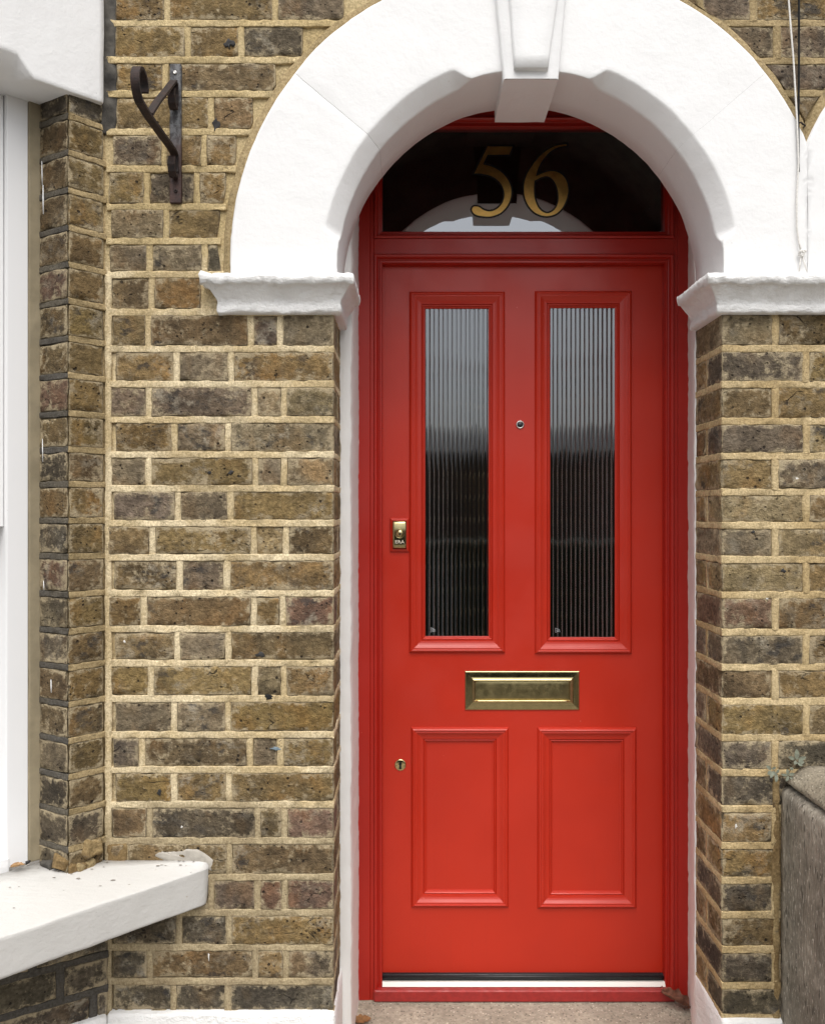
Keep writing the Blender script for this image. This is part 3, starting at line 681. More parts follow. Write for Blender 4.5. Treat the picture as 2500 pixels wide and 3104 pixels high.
# ------------------------------------------------------------------ white sill
sill = MB(); V = []; Fc = []; NS = 70; RW = []
A_ = Vector((-.4745, -.0045)); Bq = A_ + U45 * .95
back = [Vector((-.4765, .000)), Vector((-.735, .0)), Vector((-.858, -.012)), Vector((-.858, -.012)) + U45 * .75]
def bpt(t):
    if t < .28: return back[0].lerp(back[1], t / .28)
    if t < .40: return back[1].lerp(back[2], (t - .28) / .12)
    return back[2].lerp(back[3], (t - .40) / .60)
ztf, ztb, zbt = ZC - .829, ZC - .812, ZC - .9115
for i in range(NS + 1):
    t = i / NS; f_ = A_.lerp(Bq, t); b_ = bpt(t); dv = (b_ - f_)
    row = [(b_, zbt + .02), (b_, ztb)]; n_ = Vector((.7071, -.7071)) * min(1., max(.02, dv.length * 3.2))
    for q in (.8, .6, .4, .2, .08): row.append((b_.lerp(f_, 1 - q), ztf + (ztb - ztf) * q))
    row += [(f_ - n_ * .012, ztf), (f_ - n_ * .002, ztf - .0004), (f_, ztf - .003), (f_, ztf - .009), (f_, ztf - .03), (f_, ztf - .055), (f_, zbt + .008), (f_, zbt + .003), (f_ - n_ * .003, zbt), (f_ - n_ * .012, zbt), (f_ - n_ * .05, zbt), (b_, zbt + .001)]
    for k, (p, z) in enumerate(row):
        q = Vector((p.x, p.y, z)); 
        if 2 <= k <= 16: q += nvec(q, 14, 8.) * .0016 + nvec(q, 50, 9.) * .0007
        if i == 0 and k > 8: q.x -= .0035 * (k - 8) / 4.
        V.append(q)
K = len(row)
for i in range(NS):
    for k in range(K - 1): a = i * K + k; Fc.append((a, a + 1, a + K + 1, a + K))
Fc.append(tuple(range(K - 1, -1, -1)))
sill.add(V, Fc)
tag(sill.build('window_sill', M['white_sill']), 'thick white painted window sill that dies into the brick wall', 'sill')

grit = MB(); q = random.Random(11)
for i in range(28):
    t = q.uniform(.03, .5); f_ = A_.lerp(Bq, t); b_ = bpt(t); u = min(1., abs(q.gauss(.0, .32))) if i % 3 else q.random(); p = b_.lerp(f_, .04 + .9 * u); z = ztb + (ztf - ztb) * u + .0012
    e = q.uniform(.0008, .0030) * (1.5 if i % 9 == 0 else 1); an = q.uniform(0, 6.28); V = []
    for k in range(6): a = an + k * 1.047; rr = e * q.uniform(.6, 1.3); V.append((p.x + rr * 1.5 * math.cos(a), p.y + rr * math.sin(a), z))
    V.append((p.x, p.y, z + e * .35)); grit.add(V, [(k, (k + 1) % 6, 6) for k in range(6)])
tag(grit.build('grit', simple('sill_grit', (.25, .225, .19), .9, 0, 90, .5)), 'dark grit and paint flakes scattered on the white sill', kind='stuff')
# ------------------------------------------------------------------ plinth
pl = thing('plinth', 'white painted plinth at the foot of the wall left of the doorstep', 'plinth', (-.4, -.01, -.16))
zp = ZC - 1.163
def pblock(parent, quad, z0, z1, nu, seed=0, nz=8, name='render_coat'):
    m_ = MB(); m_.add(*hexa(quad, z0, z1, nu, 3, nz, .0022, .006, seed, .006, None, 22., .002)); return m_.build(name, M['white_imp'], parent)
pblock(pl, [(X(330), -.016), (XL + .005, -.016), (XL + .005, .05), (X(330), .05)], -.16, zp, 34, 1)
pblock(pl, [(XL + .0045, .049), (XL + .006, .188), (XL - .05, .188), (XL - .05, .049)], -.02, zp - .0, 14, 2)
pblock(pl, [cpt(.62, -.016), cpt(.012, -.016), cpt(.0, .05), cpt(.62, .05)], -.16, zp - .004, 30, 3)
pr = thing('plinth', 'white painted plinth at the foot of the wall right of the doorstep', 'plinth', (.75, .0, -.16))
zq = ZC - 1.180
pblock(pr, [(XR - .005, -.014), (X(2800), -.014), (X(2800), .05), (XR - .005, .05)], -.16, zq, 40, 4)
pblock(pr, [(XR - .004, .188), (XR - .0045, .0495), (XR + .05, .0495), (XR + .05, .188)], -.02, zq + .003, 14, 5)

# ------------------------------------------------------------------ rendered margins between brick reveal and door frame
def margin(name, label, pts, seed):
    t = MB(); V = []; Fc = []; n = len(pts); NZ = 160; z0, z1 = -.005, ACZ + .30
    for i in range(NZ + 1):
        z = z0 + (z1 - z0) * i / NZ
        for k, (x, y) in enumerate(pts):
            q = Vector((x, y, z))
            if 0 < k < n - 1: q += Vector((nvec(q, 9, seed).x * .0030 + nvec(q, 60, seed).x * .0026, nvec(q, 20, seed).y * .002, 0))
            V.append(q)
    for i in range(NZ):
        for k in range(n - 1): a = i * n + k; Fc.append((a, a + 1, a + n + 1, a + n))
    t.add(V, Fc); return tag(t.build(name, M['margin']), label, 'reveal')
margin('render_margin', 'cream rendered strip between brick reveal and red frame on the lock side', [(-.215, .1865), (-.178, .1865), (-.1595, .190), (-.1570, .195), (-.1560, .26), (-.1550, .34), (-.1535, .43), (-.1535, .462)], 3.)
mr = margin('render_margin', 'thinner cream rendered strip between red frame and the brick by the garden wall', [(.786, .462), (.785, .44), (.770, .375), (.745, .28), (.7215, .196), (.7210, .1890), (.7250, .1865), (.765, .1865)], 6.)

# ------------------------------------------------------------------ arches
def chamf(deg):
    def st(x, a, b): x = min(1, max(0, (x - a) / (b - a))); return x
    return max(st(deg, 8.5, 11.5) * (1 - st(deg, 69, 72.5)), st(deg, 107.5, 111) * (1 - st(deg, 168.5, 171.5)))
def arch_stone(parent, cx, a0, a1, mir=1, lim=None, seed=0.):
    n = max(8, int(abs(a1 - a0) / 1.2)); m_ = MB(); V = []; Fc = []; YF = -.014
    for i in range(n + 1):
        deg = a0 + (a1 - a0) * i / n; th = R(deg); ro, ri = Ro(th), Ri(th); c = chamf(deg)
        rc = ri + .0008 + .034 * c; yc = YF + .004 + .030 * c
        endg = (.0010 if abs((a0, a1)[i != 0] - 140) < .2 else .0002) if i in (0, n) else 0.
        rs_ = [ro] + [ro + (rc - ro) * q for q in (.012, .03, .12, .25, .4, .55, .7, .85, .95, .988)]
        prof = [(ro + .002, .03), (ro, YF + .004)] + [(r_, YF + endg) for r_ in rs_[1:]] + [(rc, YF + endg + .0006), (rc - .0015 - .002 * c, YF + endg + .0012 + .002 * c), (ri + .0010 + .002 * c, yc - .0004 - .002 * c), (ri, yc + .0012), (ri, yc + .008), (ri, .07), (ri, .12), (ri, REV - .004), (ri + .004, REV), (ri + .16, REV), (ri + .16, YFR + .055)]
        for k, (r_, y) in enumerate(prof):
            q = Vector((cx + mir * r_ * math.cos(th), y, ACZ + r_ * math.sin(th)))
            if k < len(prof) - 1: q += nvec(q, 11, seed) * .0016 + nvec(q, 48, seed) * .0009
            if lim and lim[0] == '<' and q.x > lim[1] and k < 19: q.x = lim[1]
            if lim and lim[0] == '>' and q.x < lim[1] and k < 19: q.x = lim[1]
            V.append(q)
    K = len(prof)
    for i in range(n):
        for k in range(K - 1):
            a = i * K + k; Fc.append((a, a + 1, a + K + 1, a + K) if mir * (a1 - a0) < 0 else (a, a + K, a + K + 1, a + 1))
    m_.add(V, Fc); o = m_.build('arch_stone', M['white'], parent); o.data.materials.append(M['arch_back'])
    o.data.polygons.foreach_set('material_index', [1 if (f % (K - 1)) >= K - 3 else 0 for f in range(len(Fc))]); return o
arch = thing('door_arch', 'white painted round stone arch with keystone over the red door', 'arch', (ACX, 0, ACZ))
for (a, b_) in ((181, 140.03), (139.97, 97.2), (82.8, 40.01), (39.99, -1)): arch_stone(arch, ACX, a, b_, 1, ('<', XM - .0001))
def keystone(parent, cx, mir=1):
    yf = -.032; m_ = MB()
    def kx(px, Y=yf): return cx + mir * (X(px, Y) - ACX)
    ks = []; V = []; Fc = []; rows = 16
    for i in range(rows + 1):
        y_ = 237 - 640 * i / rows; sl_ = .0932 * (237 - y_)
        xl, xr = X(1527 - sl_ , yf), X(1693 + sl_ * .95, yf); z = Z(y_, yf)
        if i == 0: z0_ = z
        pts = [(xl, .0), (xl, yf + .004), (xl + .004, yf), (xl + (xr - xl) * .25, yf), (xl + (xr - xl) * .5, yf), (xl + (xr - xl) * .75, yf), (xr - .004, yf), (xr, yf + .004), (xr, .0)]
        for (x, y) in pts:
            q = Vector((cx + mir * (x - ACX), y, z)); V.append(q + nvec(q, 30, 3.) * .001)
    K = 9
    for i in range(rows):
        for k in range(K - 1): a = i * K + k; Fc.append((a, a + 1, a + K + 1, a + K))
    # soffit of the keystone, running back through the arch
    base = len(V); ny = 8; zb = z0_
    for j in range(ny + 1):
        y = yf + .003 + (REV - yf - .002) * j / ny
        for k in range(7):
            x = X(1527, yf) + (X(1693, yf) - X(1527, yf)) * k / 6; q = Vector((cx + mir * (x - ACX), y, zb - .001 * (j > 0))); V.append(q + nvec(q, 25, 5.) * .0012)
    for j in range(ny):
        for k in range(6): a = base + j * 7 + k; Fc.append((a, a + 7, a + 8, a + 1))
    sb = len(V)
    for k_, x in ((0, X(1527, yf)), (1, X(1693, yf))):
        s0 = len(V)
        for j in range(ny + 1):
            y = yf + .003 + (REV - yf - .002) * j / ny
            for zz in (zb - .001, zb + .03, zb + .07): V.append(Vector((cx + mir * (x + (-.001 if k_ == 0 else .001) * (zz > zb) - ACX), y, zz)))
        for j in range(ny):
            for k in range(2): a = s0 + j * 3 + k; Fc.append((a, a + 3, a + 4, a + 1))
    e = len(V); V += [Vector((cx + mir * (X(1527, yf) - ACX), REV + .001, zb)), Vector((cx + mir * (X(1693, yf) - ACX), REV + .001, zb)), Vector((cx + mir * (X(1700, yf) - ACX), REV + .001, ACZ + .622)), Vector((cx + mir * (X(1520, yf) - ACX), REV + .001, ACZ + .622))]
    Fc.append((e, e + 1, e + 2, e + 3))
    e = len(V); V += [Vector((cx - .12, REV - .01, ACZ + .618)), Vector((cx + .12, REV - .01, ACZ + .618)), Vector((cx + .12, YFR + .055, ACZ + .618)), Vector((cx - .12, YFR + .055, ACZ + .618)), Vector((cx - .14, REV - .002, ACZ + .5)), Vector((cx + .14, REV - .002, ACZ + .5)), Vector((cx + .14, REV - .002, ACZ + .68)), Vector((cx - .14, REV - .002, ACZ + .68))]
    Fc += [(e, e + 1, e + 2, e + 3), (e + 4, e + 5, e + 6, e + 7)]
    nbk = 3; m_.add(V, Fc); ko = m_.build('keystone', M['white'], parent); ko.data.materials.append(M['arch_back']); ko.data.polygons.foreach_set('material_index', [1 if f >= len(Fc) - nbk else 0 for f in range(len(Fc))])
    # raised panel
    m2 = MB(); V = []; Fc = []; yp = yf - .013; rows = 14
    for i in range(rows + 1):
        y_ = 203 - 560 * i / rows; s1 = .072 * (203 - y_); z = Z(y_, yp)
        xl, xr = X(1561 - s1, yp), X(1661 + s1 * 1.9, yp)
        for (x, y) in ((xl - .002, yf + .001), (xl, yp + .003), (xl + .004, yp), ((xl * 2 + xr) / 3, yp), ((xl + 2 * xr) / 3, yp), (xr - .004, yp), (xr, yp + .003), (xr + .002, yf + .001)):
            q = Vector((cx + mir * (x - ACX), y, z)); V.append(q + nvec(q, 40, 6.) * .0012)
    for i in range(rows):
        for k in range(7): a = i * 8 + k; Fc.append((a, a + 1, a + 9, a + 8))
    e = len(V); xl, xr = X(1561, yp), X(1661, yp); zz = Z(204, yp)
    V += [Vector((cx + mir * (xl - ACX), yf + .001, zz - .004)), Vector((cx + mir * (xr - ACX), yf + .001, zz - .004))]
    Fc.append((0, 1, 2, 3, 4, 5, 6, 7, e + 1, e)[::-1])
    m2.add(V, Fc); m2.build('raised_panel', M['white'], ko)
keystone(arch, ACX)
arch2 = thing('door_arch', 'edge of the neighbouring white arch beyond the hanging cord', 'arch', (ACX2, 0, ACZ))
for (a, b_) in ((-1, 39.9), (40.1, 82.8)): arch_stone(arch2, ACX2, a, b_, -1, ('>', XM + .0001), 0.)

# ------------------------------------------------------------------ imposts
IP = [(.0, Z(826, -.05)), (.050, Z(826, -.05)), (.0515, Z(840, -.05)), (.050, Z(858, -.05)), (.044, Z(861, -.045)), (.040, Z(866, -.04)), (.033, Z(880, -.035)), (.025, Z(895, -.03)), (.020, Z(908, -.024)), (.018, Z(918, -.02)), (.019, Z(925, -.02)), (.020, Z(940, -.02)), (.017, Z(947, -.02)), (.0, Z(948, -.02))]
def impost(name, label, pathf, seed, nfrag, xlo=None):
    """pathf(d) -> list of plan points for a projection d; each leg is subdivided"""
    m_ = MB(); V = []; Fc = []; K = len(IP); rows = None
    cols = []
    for (d, z) in IP:
        P = pathf(d); pts = []
        for (a, b_), n in zip(zip(P[:-1], P[1:]), nfrag):
            for i in range(n): pts.append(Vector((a[0] + (b_[0] - a[0]) * i / n, a[1] + (b_[1] - a[1]) * i / n, z)))
        pts.append(Vector((*P[-1], z))); cols.append(pts)
    NP = len(cols[0])
    for i in range(NP):
        for k in range(K):
            q = cols[k][i].copy()
            if 0 < k < K - 1:
                q += nvec(q, 26, seed) * .0022 + nvec(q, 80, seed) * .0020
                if k in (2, 3, 4): q.z += noise.noise(q * 55 + Vector((seed, 0, 0))) * .0055 + max(0, noise.noise(q * 22 + Vector((0, seed, 0)))) * .006
                if k in (10, 11, 12): q.z += noise.noise(q * 45 + Vector((seed, 3, 0))) * .0045
                if xlo is not None and q.x < xlo + .035: q += nvec(q, 48, seed + 3) * .009 * (1 - max(0, (q.x - xlo) / .035))
            V.append(q)
    for i in range(NP - 1):
        for k in range(K - 1): a = i * K + k; Fc.append((a, a + 1, a + K + 1, a + K))
    Fc.append(tuple(range(K))); Fc.append(tuple((NP - 1) * K + k for k in range(K - 1, -1, -1)))
    m_.add(V, Fc); return tag(m_.build(name, M['white_imp']), label, 'impost')
xe = X(608, -.05) + .05
impost('impost', 'white moulded impost under the arch on the bay window side with a crumbled end', lambda d: [(xe - d, .02), (xe - d, -d), (XL + d, -d), (XL + d, .172)], 2., (6, 110, 26), xe - .05)
impost('impost', 'white moulded impost under the hanging cord right of the door', lambda d: [(XR - d, .172), (XR - d, -d), (1.25, -d)], 7., (26, 120))

# ------------------------------------------------------------------ doorstep
mb = MB(); mb.add(*hexa([(XL - .02, .012), (XR + .06, .012), (XR + .06, .56), (XL - .02, .56)], -.2, -.0005, 40, 10, 4, .0012, .006, 2., .01)); tag(mb.build('doorstep', M['step']), 'speckled concrete doorstep below the red threshold', 'doorstep')

# ------------------------------------------------------------------ door frame with fanlight
YF_, YL = .445, .480; FS = 2.445 / 2.25
fr = thing('door_surround', 'red painted door frame with house number fanlight', 'door frame', (X(1588, YF_), YF_, 0))
def fx(px): return X(px, YF_)
def fz(py): return Z(py, YF_)
ztop = ACZ + .66
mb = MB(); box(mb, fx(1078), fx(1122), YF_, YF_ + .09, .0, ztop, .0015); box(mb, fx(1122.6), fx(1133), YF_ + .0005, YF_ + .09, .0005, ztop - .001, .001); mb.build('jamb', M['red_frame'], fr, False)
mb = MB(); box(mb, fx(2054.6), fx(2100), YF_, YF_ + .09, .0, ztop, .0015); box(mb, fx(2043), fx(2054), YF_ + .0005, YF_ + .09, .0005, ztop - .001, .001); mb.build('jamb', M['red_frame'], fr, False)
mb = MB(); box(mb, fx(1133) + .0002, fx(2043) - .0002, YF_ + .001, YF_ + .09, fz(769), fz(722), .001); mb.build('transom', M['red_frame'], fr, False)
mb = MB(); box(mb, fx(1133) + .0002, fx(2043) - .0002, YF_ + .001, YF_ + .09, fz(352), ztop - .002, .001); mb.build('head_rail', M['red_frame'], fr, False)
s = 1 / 1155.6
fprof = [(a * FS, b_ * FS) for a, b_ in [(0, 0), (.0, .0005), (.001, .003), (.0035, .0045), (.006, .0043), (.0085, .002), (.0105, -.003), (.0115, -.008), (.0135, -.009), (.015, -.0072), (.0165, -.0068), (.0205, -.0068), (.0215, -.009), (.022, -.038)]]
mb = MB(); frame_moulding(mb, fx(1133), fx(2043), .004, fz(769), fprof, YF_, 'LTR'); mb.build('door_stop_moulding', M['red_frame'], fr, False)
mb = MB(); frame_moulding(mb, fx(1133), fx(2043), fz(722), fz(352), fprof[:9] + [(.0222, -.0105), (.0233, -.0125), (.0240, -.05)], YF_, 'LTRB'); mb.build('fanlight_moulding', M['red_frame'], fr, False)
LEAN = 0.; ZPV = fz(722)
def ly(y, z): return y + (z - ZPV) * LEAN
mb = MB(); mb.add([(fx(1150), ly(YF_ + .030, fz(735)), fz(735)), (fx(2026), ly(YF_ + .030, fz(735)), fz(735)), (fx(2026), ly(YF_ + .030, fz(340)), fz(340)), (fx(1150), ly(YF_ + .030, fz(340)), fz(340))], [(0, 1, 2, 3)]); pane = mb.build('fanlight_pane', M['glass_plain'], fr, False)
mb = MB(); box(mb, fx(1133) + .0002, fx(2043) - .0002, YF_ - .012, YF_ + .08, .0015, fz(2998), .003); mb.build('threshold', M['red_worn'], fr, False)
mb = MB()
mb.add([(fx(1158.5), YF_ + .006, fz(2996.5)), (fx(2019), YF_ + .006, fz(2996.5)), (fx(2019), YF_ + .012, Z(2977, YF_ + .012)), (fx(1158.5), YF_ + .012, Z(2977, YF_ + .012)), (fx(1158.5), YF_ + .024, Z(2976, YF_ + .020)), (fx(2019), YF_ + .024, Z(2976, YF_ + .020)), (fx(1158.5), YF_ + .06, fz(2996.5)), (fx(2019), YF_ + .06, fz(2996.5))], [(0, 1, 2, 3), (3, 2, 5, 4), (6, 7, 1, 0), (6, 0, 3, 4), (1, 7, 5, 2)])
mb.build('weather_bar', M['alu'], fr, False)
mb = MB(); box(mb, fx(1157), fx(2021), YF_ + .024, YF_ + .06, Z(2976, YF_ + .024), Z(2955, YF_ + .024), .002); tube(mb, [(fx(1158), YF_ + .022, Z(2962, YF_ + .022)), (fx(2019), YF_ + .022, Z(2962, YF_ + .022))], .004, 10); mb.build('rubber_seal', M['rubber'], fr)
# the numerals, gilded behind the glass with a black outline
N5 = [[(375, 208), (738, 208), (690, 325), (372, 330), (310, 470), (345, 478), (430, 500), (520, 545), (600, 605), (660, 680), (705, 770), (720, 860), (712, 950), (685, 1030), (635, 1110), (565, 1175), (480, 1215), (400, 1232), (310, 1228), (230, 1215), (180, 1190), (150, 1150), (148, 1118), (170, 1090), (205, 1085), (250, 1095), (300, 1130), (350, 1150), (400, 1158), (460, 1148), (520, 1115), (570, 1065), (605, 1000), (620, 920), (612, 850), (585, 780), (540, 720), (480, 670), (400, 632), (320, 612), (250, 602), (180, 600)]]
N6 = [[(1530, 175), (1430, 185), (1340, 210), (1250, 258), (1160, 330), (1070, 430), (990, 540), (940, 640), (912, 740), (905, 840), (915, 930), (940, 1010), (985, 1090), (1050, 1160), (1130, 1205), (1220, 1225), (1310, 1215), (1390, 1180), (1460, 1110), (1510, 1020), (1540, 930), (1550, 840), (1540, 760), (1510, 680), (1460, 620), (1400, 585), (1330, 570), (1260, 575), (1180, 598), (1080, 645), (1100, 560), (1140, 470), (1200, 380), (1280, 290), (1380, 228), (1460, 205), (1530, 197)],
      [(1058, 705), (1095, 690), (1160, 655), (1230, 640), (1290, 660), (1340, 710), (1380, 780), (1405, 870), (1412, 960), (1400, 1040), (1370, 1110), (1320, 1160), (1250, 1185), (1180, 1165), (1120, 1110), (1080, 1030), (1055, 940), (1050, 850), (1052, 770)]]
CORN = {(375, 208), (738, 208), (690, 325), (372, 330), (310, 470), (180, 600), (1080, 645), (1530, 175), (1530, 197), (1058, 705)}
def smooth_poly(P):
    o_ = []; n = len(P)
    for i in range(n):
        p0, p1, p2, p3 = P[i - 1], P[i], P[(i + 1) % n], P[(i + 2) % n]
        if p1 in CORN: p0 = p1
        if p2 in CORN: p3 = p2
        for k in range(4):
            t = k / 4.
            o_.append(tuple(.5 * (2 * p1[j] + (p2[j] - p0[j]) * t + (2 * p0[j] - 5 * p1[j] + 4 * p2[j] - p3[j]) * t * t + (3 * p1[j] - p0[j] - 3 * p2[j] + p3[j]) * t ** 3) for j in (0, 1)))
    return o_
def offset_poly(P, d):
    n = len(P); ar = sum(P[i][0] * P[(i + 1) % n][1] - P[(i + 1) % n][0] * P[i][1] for i in range(n)); sg = 1 if ar > 0 else -1; o_ = []
    for i in range(n):
        a, b_, c = Vector(P[i - 1]), Vector(P[i]), Vector(P[(i + 1) % n])
        e1 = (b_ - a); e2 = (c - b_)
        if e1.length < 1e-6 or e2.length < 1e-6: o_.append(tuple(b_)); continue
        n1 = Vector((e1.y, -e1.x)).normalized() * sg; n2 = Vector((e2.y, -e2.x)).normalized() * sg; m_ = (n1 + n2)
        m_ = m_.normalized() if m_.length > 1e-3 else n1
        k = min(2.2, 1 / max(.3, m_.dot(n1))); q = b_ + m_ * d * k; o_.append((q.x, q.y))
    return o_
def numeral(name, loops, y, mat, grow, parent):
    cu = bpy.data.curves.new(name, 'CURVE'); cu.dimensions = '2D'; cu.fill_mode = 'BOTH'; cu.extrude = .0002
    for li, lp in enumerate(loops):
        P = smooth_poly(lp)
        if grow: P = offset_poly(P, grow if li == 0 else -grow)
        sp = cu.splines.new('POLY'); sp.points.add(len(P) - 1)
        for q, (a, b_) in zip(sp.points, P): q.co = (X(1400 + a / 4.822, y), Z(400 + b_ / 4.822, y), 0, 1)
        sp.use_cyclic_u = True
    cu.materials.append(mat); o = bpy.data.objects.new(name, cu); sc.collection.objects.link(o)
    dg = bpy.context.evaluated_depsgraph_get(); me = bpy.data.meshes.new_from_object(o.evaluated_get(dg)); bpy.data.objects.remove(o); bpy.data.curves.remove(cu)
    for v in me.vertices: v.co = Vector((v.co.x, ly(y - v.co.z, v.co.y), v.co.y))
    if not me.materials: me.materials.append(mat)
    return link(name, me, parent)
for nm, lp in (('numeral_five', N5), ('numeral_six', N6)):
    numeral(nm, lp, YF_ + .0286, M['gold'], 0, pane); numeral(nm + '_outline', lp, YF_ + .0293, M['black'], 25, pane)
# unlit hall behind the glass
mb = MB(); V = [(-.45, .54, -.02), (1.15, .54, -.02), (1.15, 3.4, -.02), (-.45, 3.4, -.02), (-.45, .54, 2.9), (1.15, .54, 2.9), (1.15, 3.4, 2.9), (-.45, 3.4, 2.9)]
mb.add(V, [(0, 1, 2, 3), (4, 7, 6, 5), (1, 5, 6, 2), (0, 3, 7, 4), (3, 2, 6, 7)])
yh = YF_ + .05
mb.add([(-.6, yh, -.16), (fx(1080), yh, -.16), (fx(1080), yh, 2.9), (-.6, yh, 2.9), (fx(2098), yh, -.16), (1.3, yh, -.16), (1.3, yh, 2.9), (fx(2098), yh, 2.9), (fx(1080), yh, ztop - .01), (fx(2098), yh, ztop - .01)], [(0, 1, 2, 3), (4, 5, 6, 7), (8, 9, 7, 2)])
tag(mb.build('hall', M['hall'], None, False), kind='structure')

# ------------------------------------------------------------------ front door
door = thing('front_door', 'glossy red panelled front door with two tall reeded glass panes', 'door', (X(1588, YL), YL, .03))
def lx(px): return X(px, YL)
def lz(py): return Z(py, YL)
DX0, DX1, DZ0, DZ1 = fx(1156), fx(2020), lz(2962), lz(797)
PU = [(1240, 1530, 884, 1979), (1620, 1914, 882, 1982)]
PL = [(1246, 1541, 2204, 2750), (1628, 1928, 2205, 2753)]
holes = [(lx(a) + .012, lx(b_) - .012, lz(d) + .012, lz(c) - .012) for (a, b_, c, d) in PU + PL]
xs = sorted({DX0, DX1, *[h for q in holes for h in q[:2]]}); zs = sorted({DZ0, DZ1, *[h for q in holes for h in q[2:]]})
mb = MB()
def inhole(x, z): return any(q[0] < x < q[1] and q[2] < z < q[3] for q in holes)
for a, b_ in zip(xs[:-1], xs[1:]):
    for c, d in zip(zs[:-1], zs[1:]):
        if inhole((a + b_) / 2, (c + d) / 2): continue
        mb.add([(a, YL, c), (b_, YL, c), (b_, YL, d), (a, YL, d)], [(0, 1, 2, 3)])
mb.add([(DX0, YL, DZ0), (DX1, YL, DZ0), (DX1, YL + .044, DZ0), (DX0, YL + .044, DZ0), (DX0, YL, DZ1), (DX1, YL, DZ1), (DX1, YL + .044, DZ1), (DX0, YL + .044, DZ1)], [(0, 3, 2, 1), (4, 5, 6, 7), (1, 2, 6, 5), (0, 4, 7, 3)])
# inner face of the leaf, so no light leaks past the panels
for a, b_ in zip(xs[:-1], xs[1:]):
    for c, d in zip(zs[:-1], zs[1:]):
        if inhole((a + b_) / 2, (c + d) / 2) and (c + d) / 2 > lz(2100): continue
        mb.add([(a, YL + .044, c), (a, YL + .044, d), (b_, YL + .044, d), (b_, YL + .044, c)], [(0, 1, 2, 3)])
mb.build('door_leaf', M['red'], door, False)
def mm(L): return [(a * FS / 1000., b_ * FS / 1000.) for a, b_ in L]
mprof = mm([(0, -1), (0, 1.5), (.8, 3.2), (2.5, 5.6), (4.5, 8), (6.2, 9.3), (7.8, 9.8), (9.3, 9.2), (10.2, 7.6), (11.2, 7.3), (13.2, 7.8), (14.6, 7.3), (16.5, 6.2), (19, 4.4), (22, 2.6), (26, 1.0), (30, .1), (31.8, -.1), (32.4, -2.4), (33.4, -3.9), (34.6, -2.2), (36.2, -1.7), (37.4, -2.8), (38.5, -5.2), (39.6, -6.6), (42.2, -7.4), (42.8, -9.5), (43, -15)])
for (a, b_, c, d) in PU + PL:
    mb = MB(); frame_moulding(mb, lx(a), lx(b_), lz(d), lz(c), mprof, YL); mb.build('panel_moulding', M['red'], door, False)
for (a, b_, c, d) in PL:
    mb = MB(); x0, x1, z0, z1 = lx(a) + .0435, lx(b_) - .0435, lz(d) + .0435, lz(c) - .0435
    mb.add([(x0, YL + .0095, z0), (x1, YL + .0095, z0), (x1, YL + .0095, z1), (x0, YL + .0095, z1)], [(0, 1, 2, 3)]); mb.build('lower_panel', M['red'], door, False)
for gi, (a, b_, c, d) in enumerate(PU):
    x0, x1, z0, z1 = lx(a) + .0445, lx(b_) - .0445, lz(d) + .0445, lz(c) - .0445
    per = .0131; n = int((x1 - x0) / per * 12); V = []; Fc = []; rows = 24
    for j in range(rows + 1):
        z = z0 + (z1 - z0) * j / rows
        for i in range(n + 1):
            x = x0 + (x1 - x0) * i / n; ph = (x - x0) / per
            wob = .00035 * noise.noise(Vector((x * 60, gi * 9., z * 3)))
            V.append((x, YL + .0118 + .0021 * (1 - abs(math.sin(math.pi * ph)) ** .8) + wob, z))
    for j in range(rows):
        for i in range(n): k = j * (n + 1) + i; Fc.append((k, k + 1, k + n + 2, k + n + 1))
    mb = MB(); mb.add(V, Fc); gp = mb.build('reeded_pane', M['glass_rib'], door)
    cx, cz = (lx(1313), lz(1912)) if gi == 0 else (lx(1692), lz(1913)); y = YL + .0110
    mb = MB(); r = .0066
    for k_, (tri) in enumerate(([(-1, 1.05), (.55, .45), (1.05, -.6), (-.1, -.55), (-1, -.9)], [(-.5, .2), (.4, .1), (.5, -.3), (-.3, -.35)])):
        pts = [(cx + p[0] * r, y, cz + p[1] * r) for p in tri]; tube(mb, pts + [pts[0]], .00055, 5, False)
    mb.build('etched_mark', M['etch'], gp)
    # putty line that seats the pane
    mb = MB(); frame_moulding(mb, x0 - .0005, x1 + .0005, z0 - .0005, z1 + .0005, mm([(0, 0), (0, 3), (1.6, 2.4), (2.2, 0)]), YL + .0115); mb.build('glazing_bead', M['brass_dull'], gp, False)

# letter plate
lp = MB(); x0, x1, z0, z1 = lx(1409), lx(1755), lz(2152), lz(2034)
frame_moulding(lp, x0, x1, z0, z1, mm([(0, -1), (0, 2.2), (.9, 3.2), (3, 3.5), (14, 3.6), (17, 4.0), (20, 4.8), (22.5, 6.6), (24, 7.2), (25.6, 6.6), (26.6, 3.8), (27.6, 2.0), (30, 1.8)]), YL)
plate = lp.build('letter_plate', M['brass_dull'], door, True)
fl = MB(); xa, xb, za, zb = x0 + .0291, x1 - .0291, z0 + .0291, z1 - .0291
V = []; Fc = []; nx, nz = 24, 10
for j in range(nz + 1):
    for i in range(nx + 1):
        u, v = i / nx, j / nz; e_ = min(u * nx, (1 - u) * nx, v * nz, (1 - v) * nz, 1.)
        bulge = .0006 * math.sin(math.pi * u) * math.sin(math.pi * v)
        V.append((xa + (xb - xa) * u, YL - .0026 - .0012 * e_ - bulge + .0012 * (v - .5) + .00025 * noise.noise(Vector((u * 6, v * 3, 1))), za + (zb - za) * v))
for j in range(nz):
    for i in range(nx): k = j * (nx + 1) + i; Fc.append((k, k + 1, k + nx + 2, k + nx + 1))
fl.add(V, Fc); flap = fl.build('flap', simple('dull_flap_brass', (.30, .25, .125), .34, 1., 70, .12), plate, True)
mb = MB(); lip = []
for i in range(25):
    u = i / 24.; lip.append((x0 + .0266 + (x1 - x0 - .0532) * u, YL - .0074, z0 + .0268))
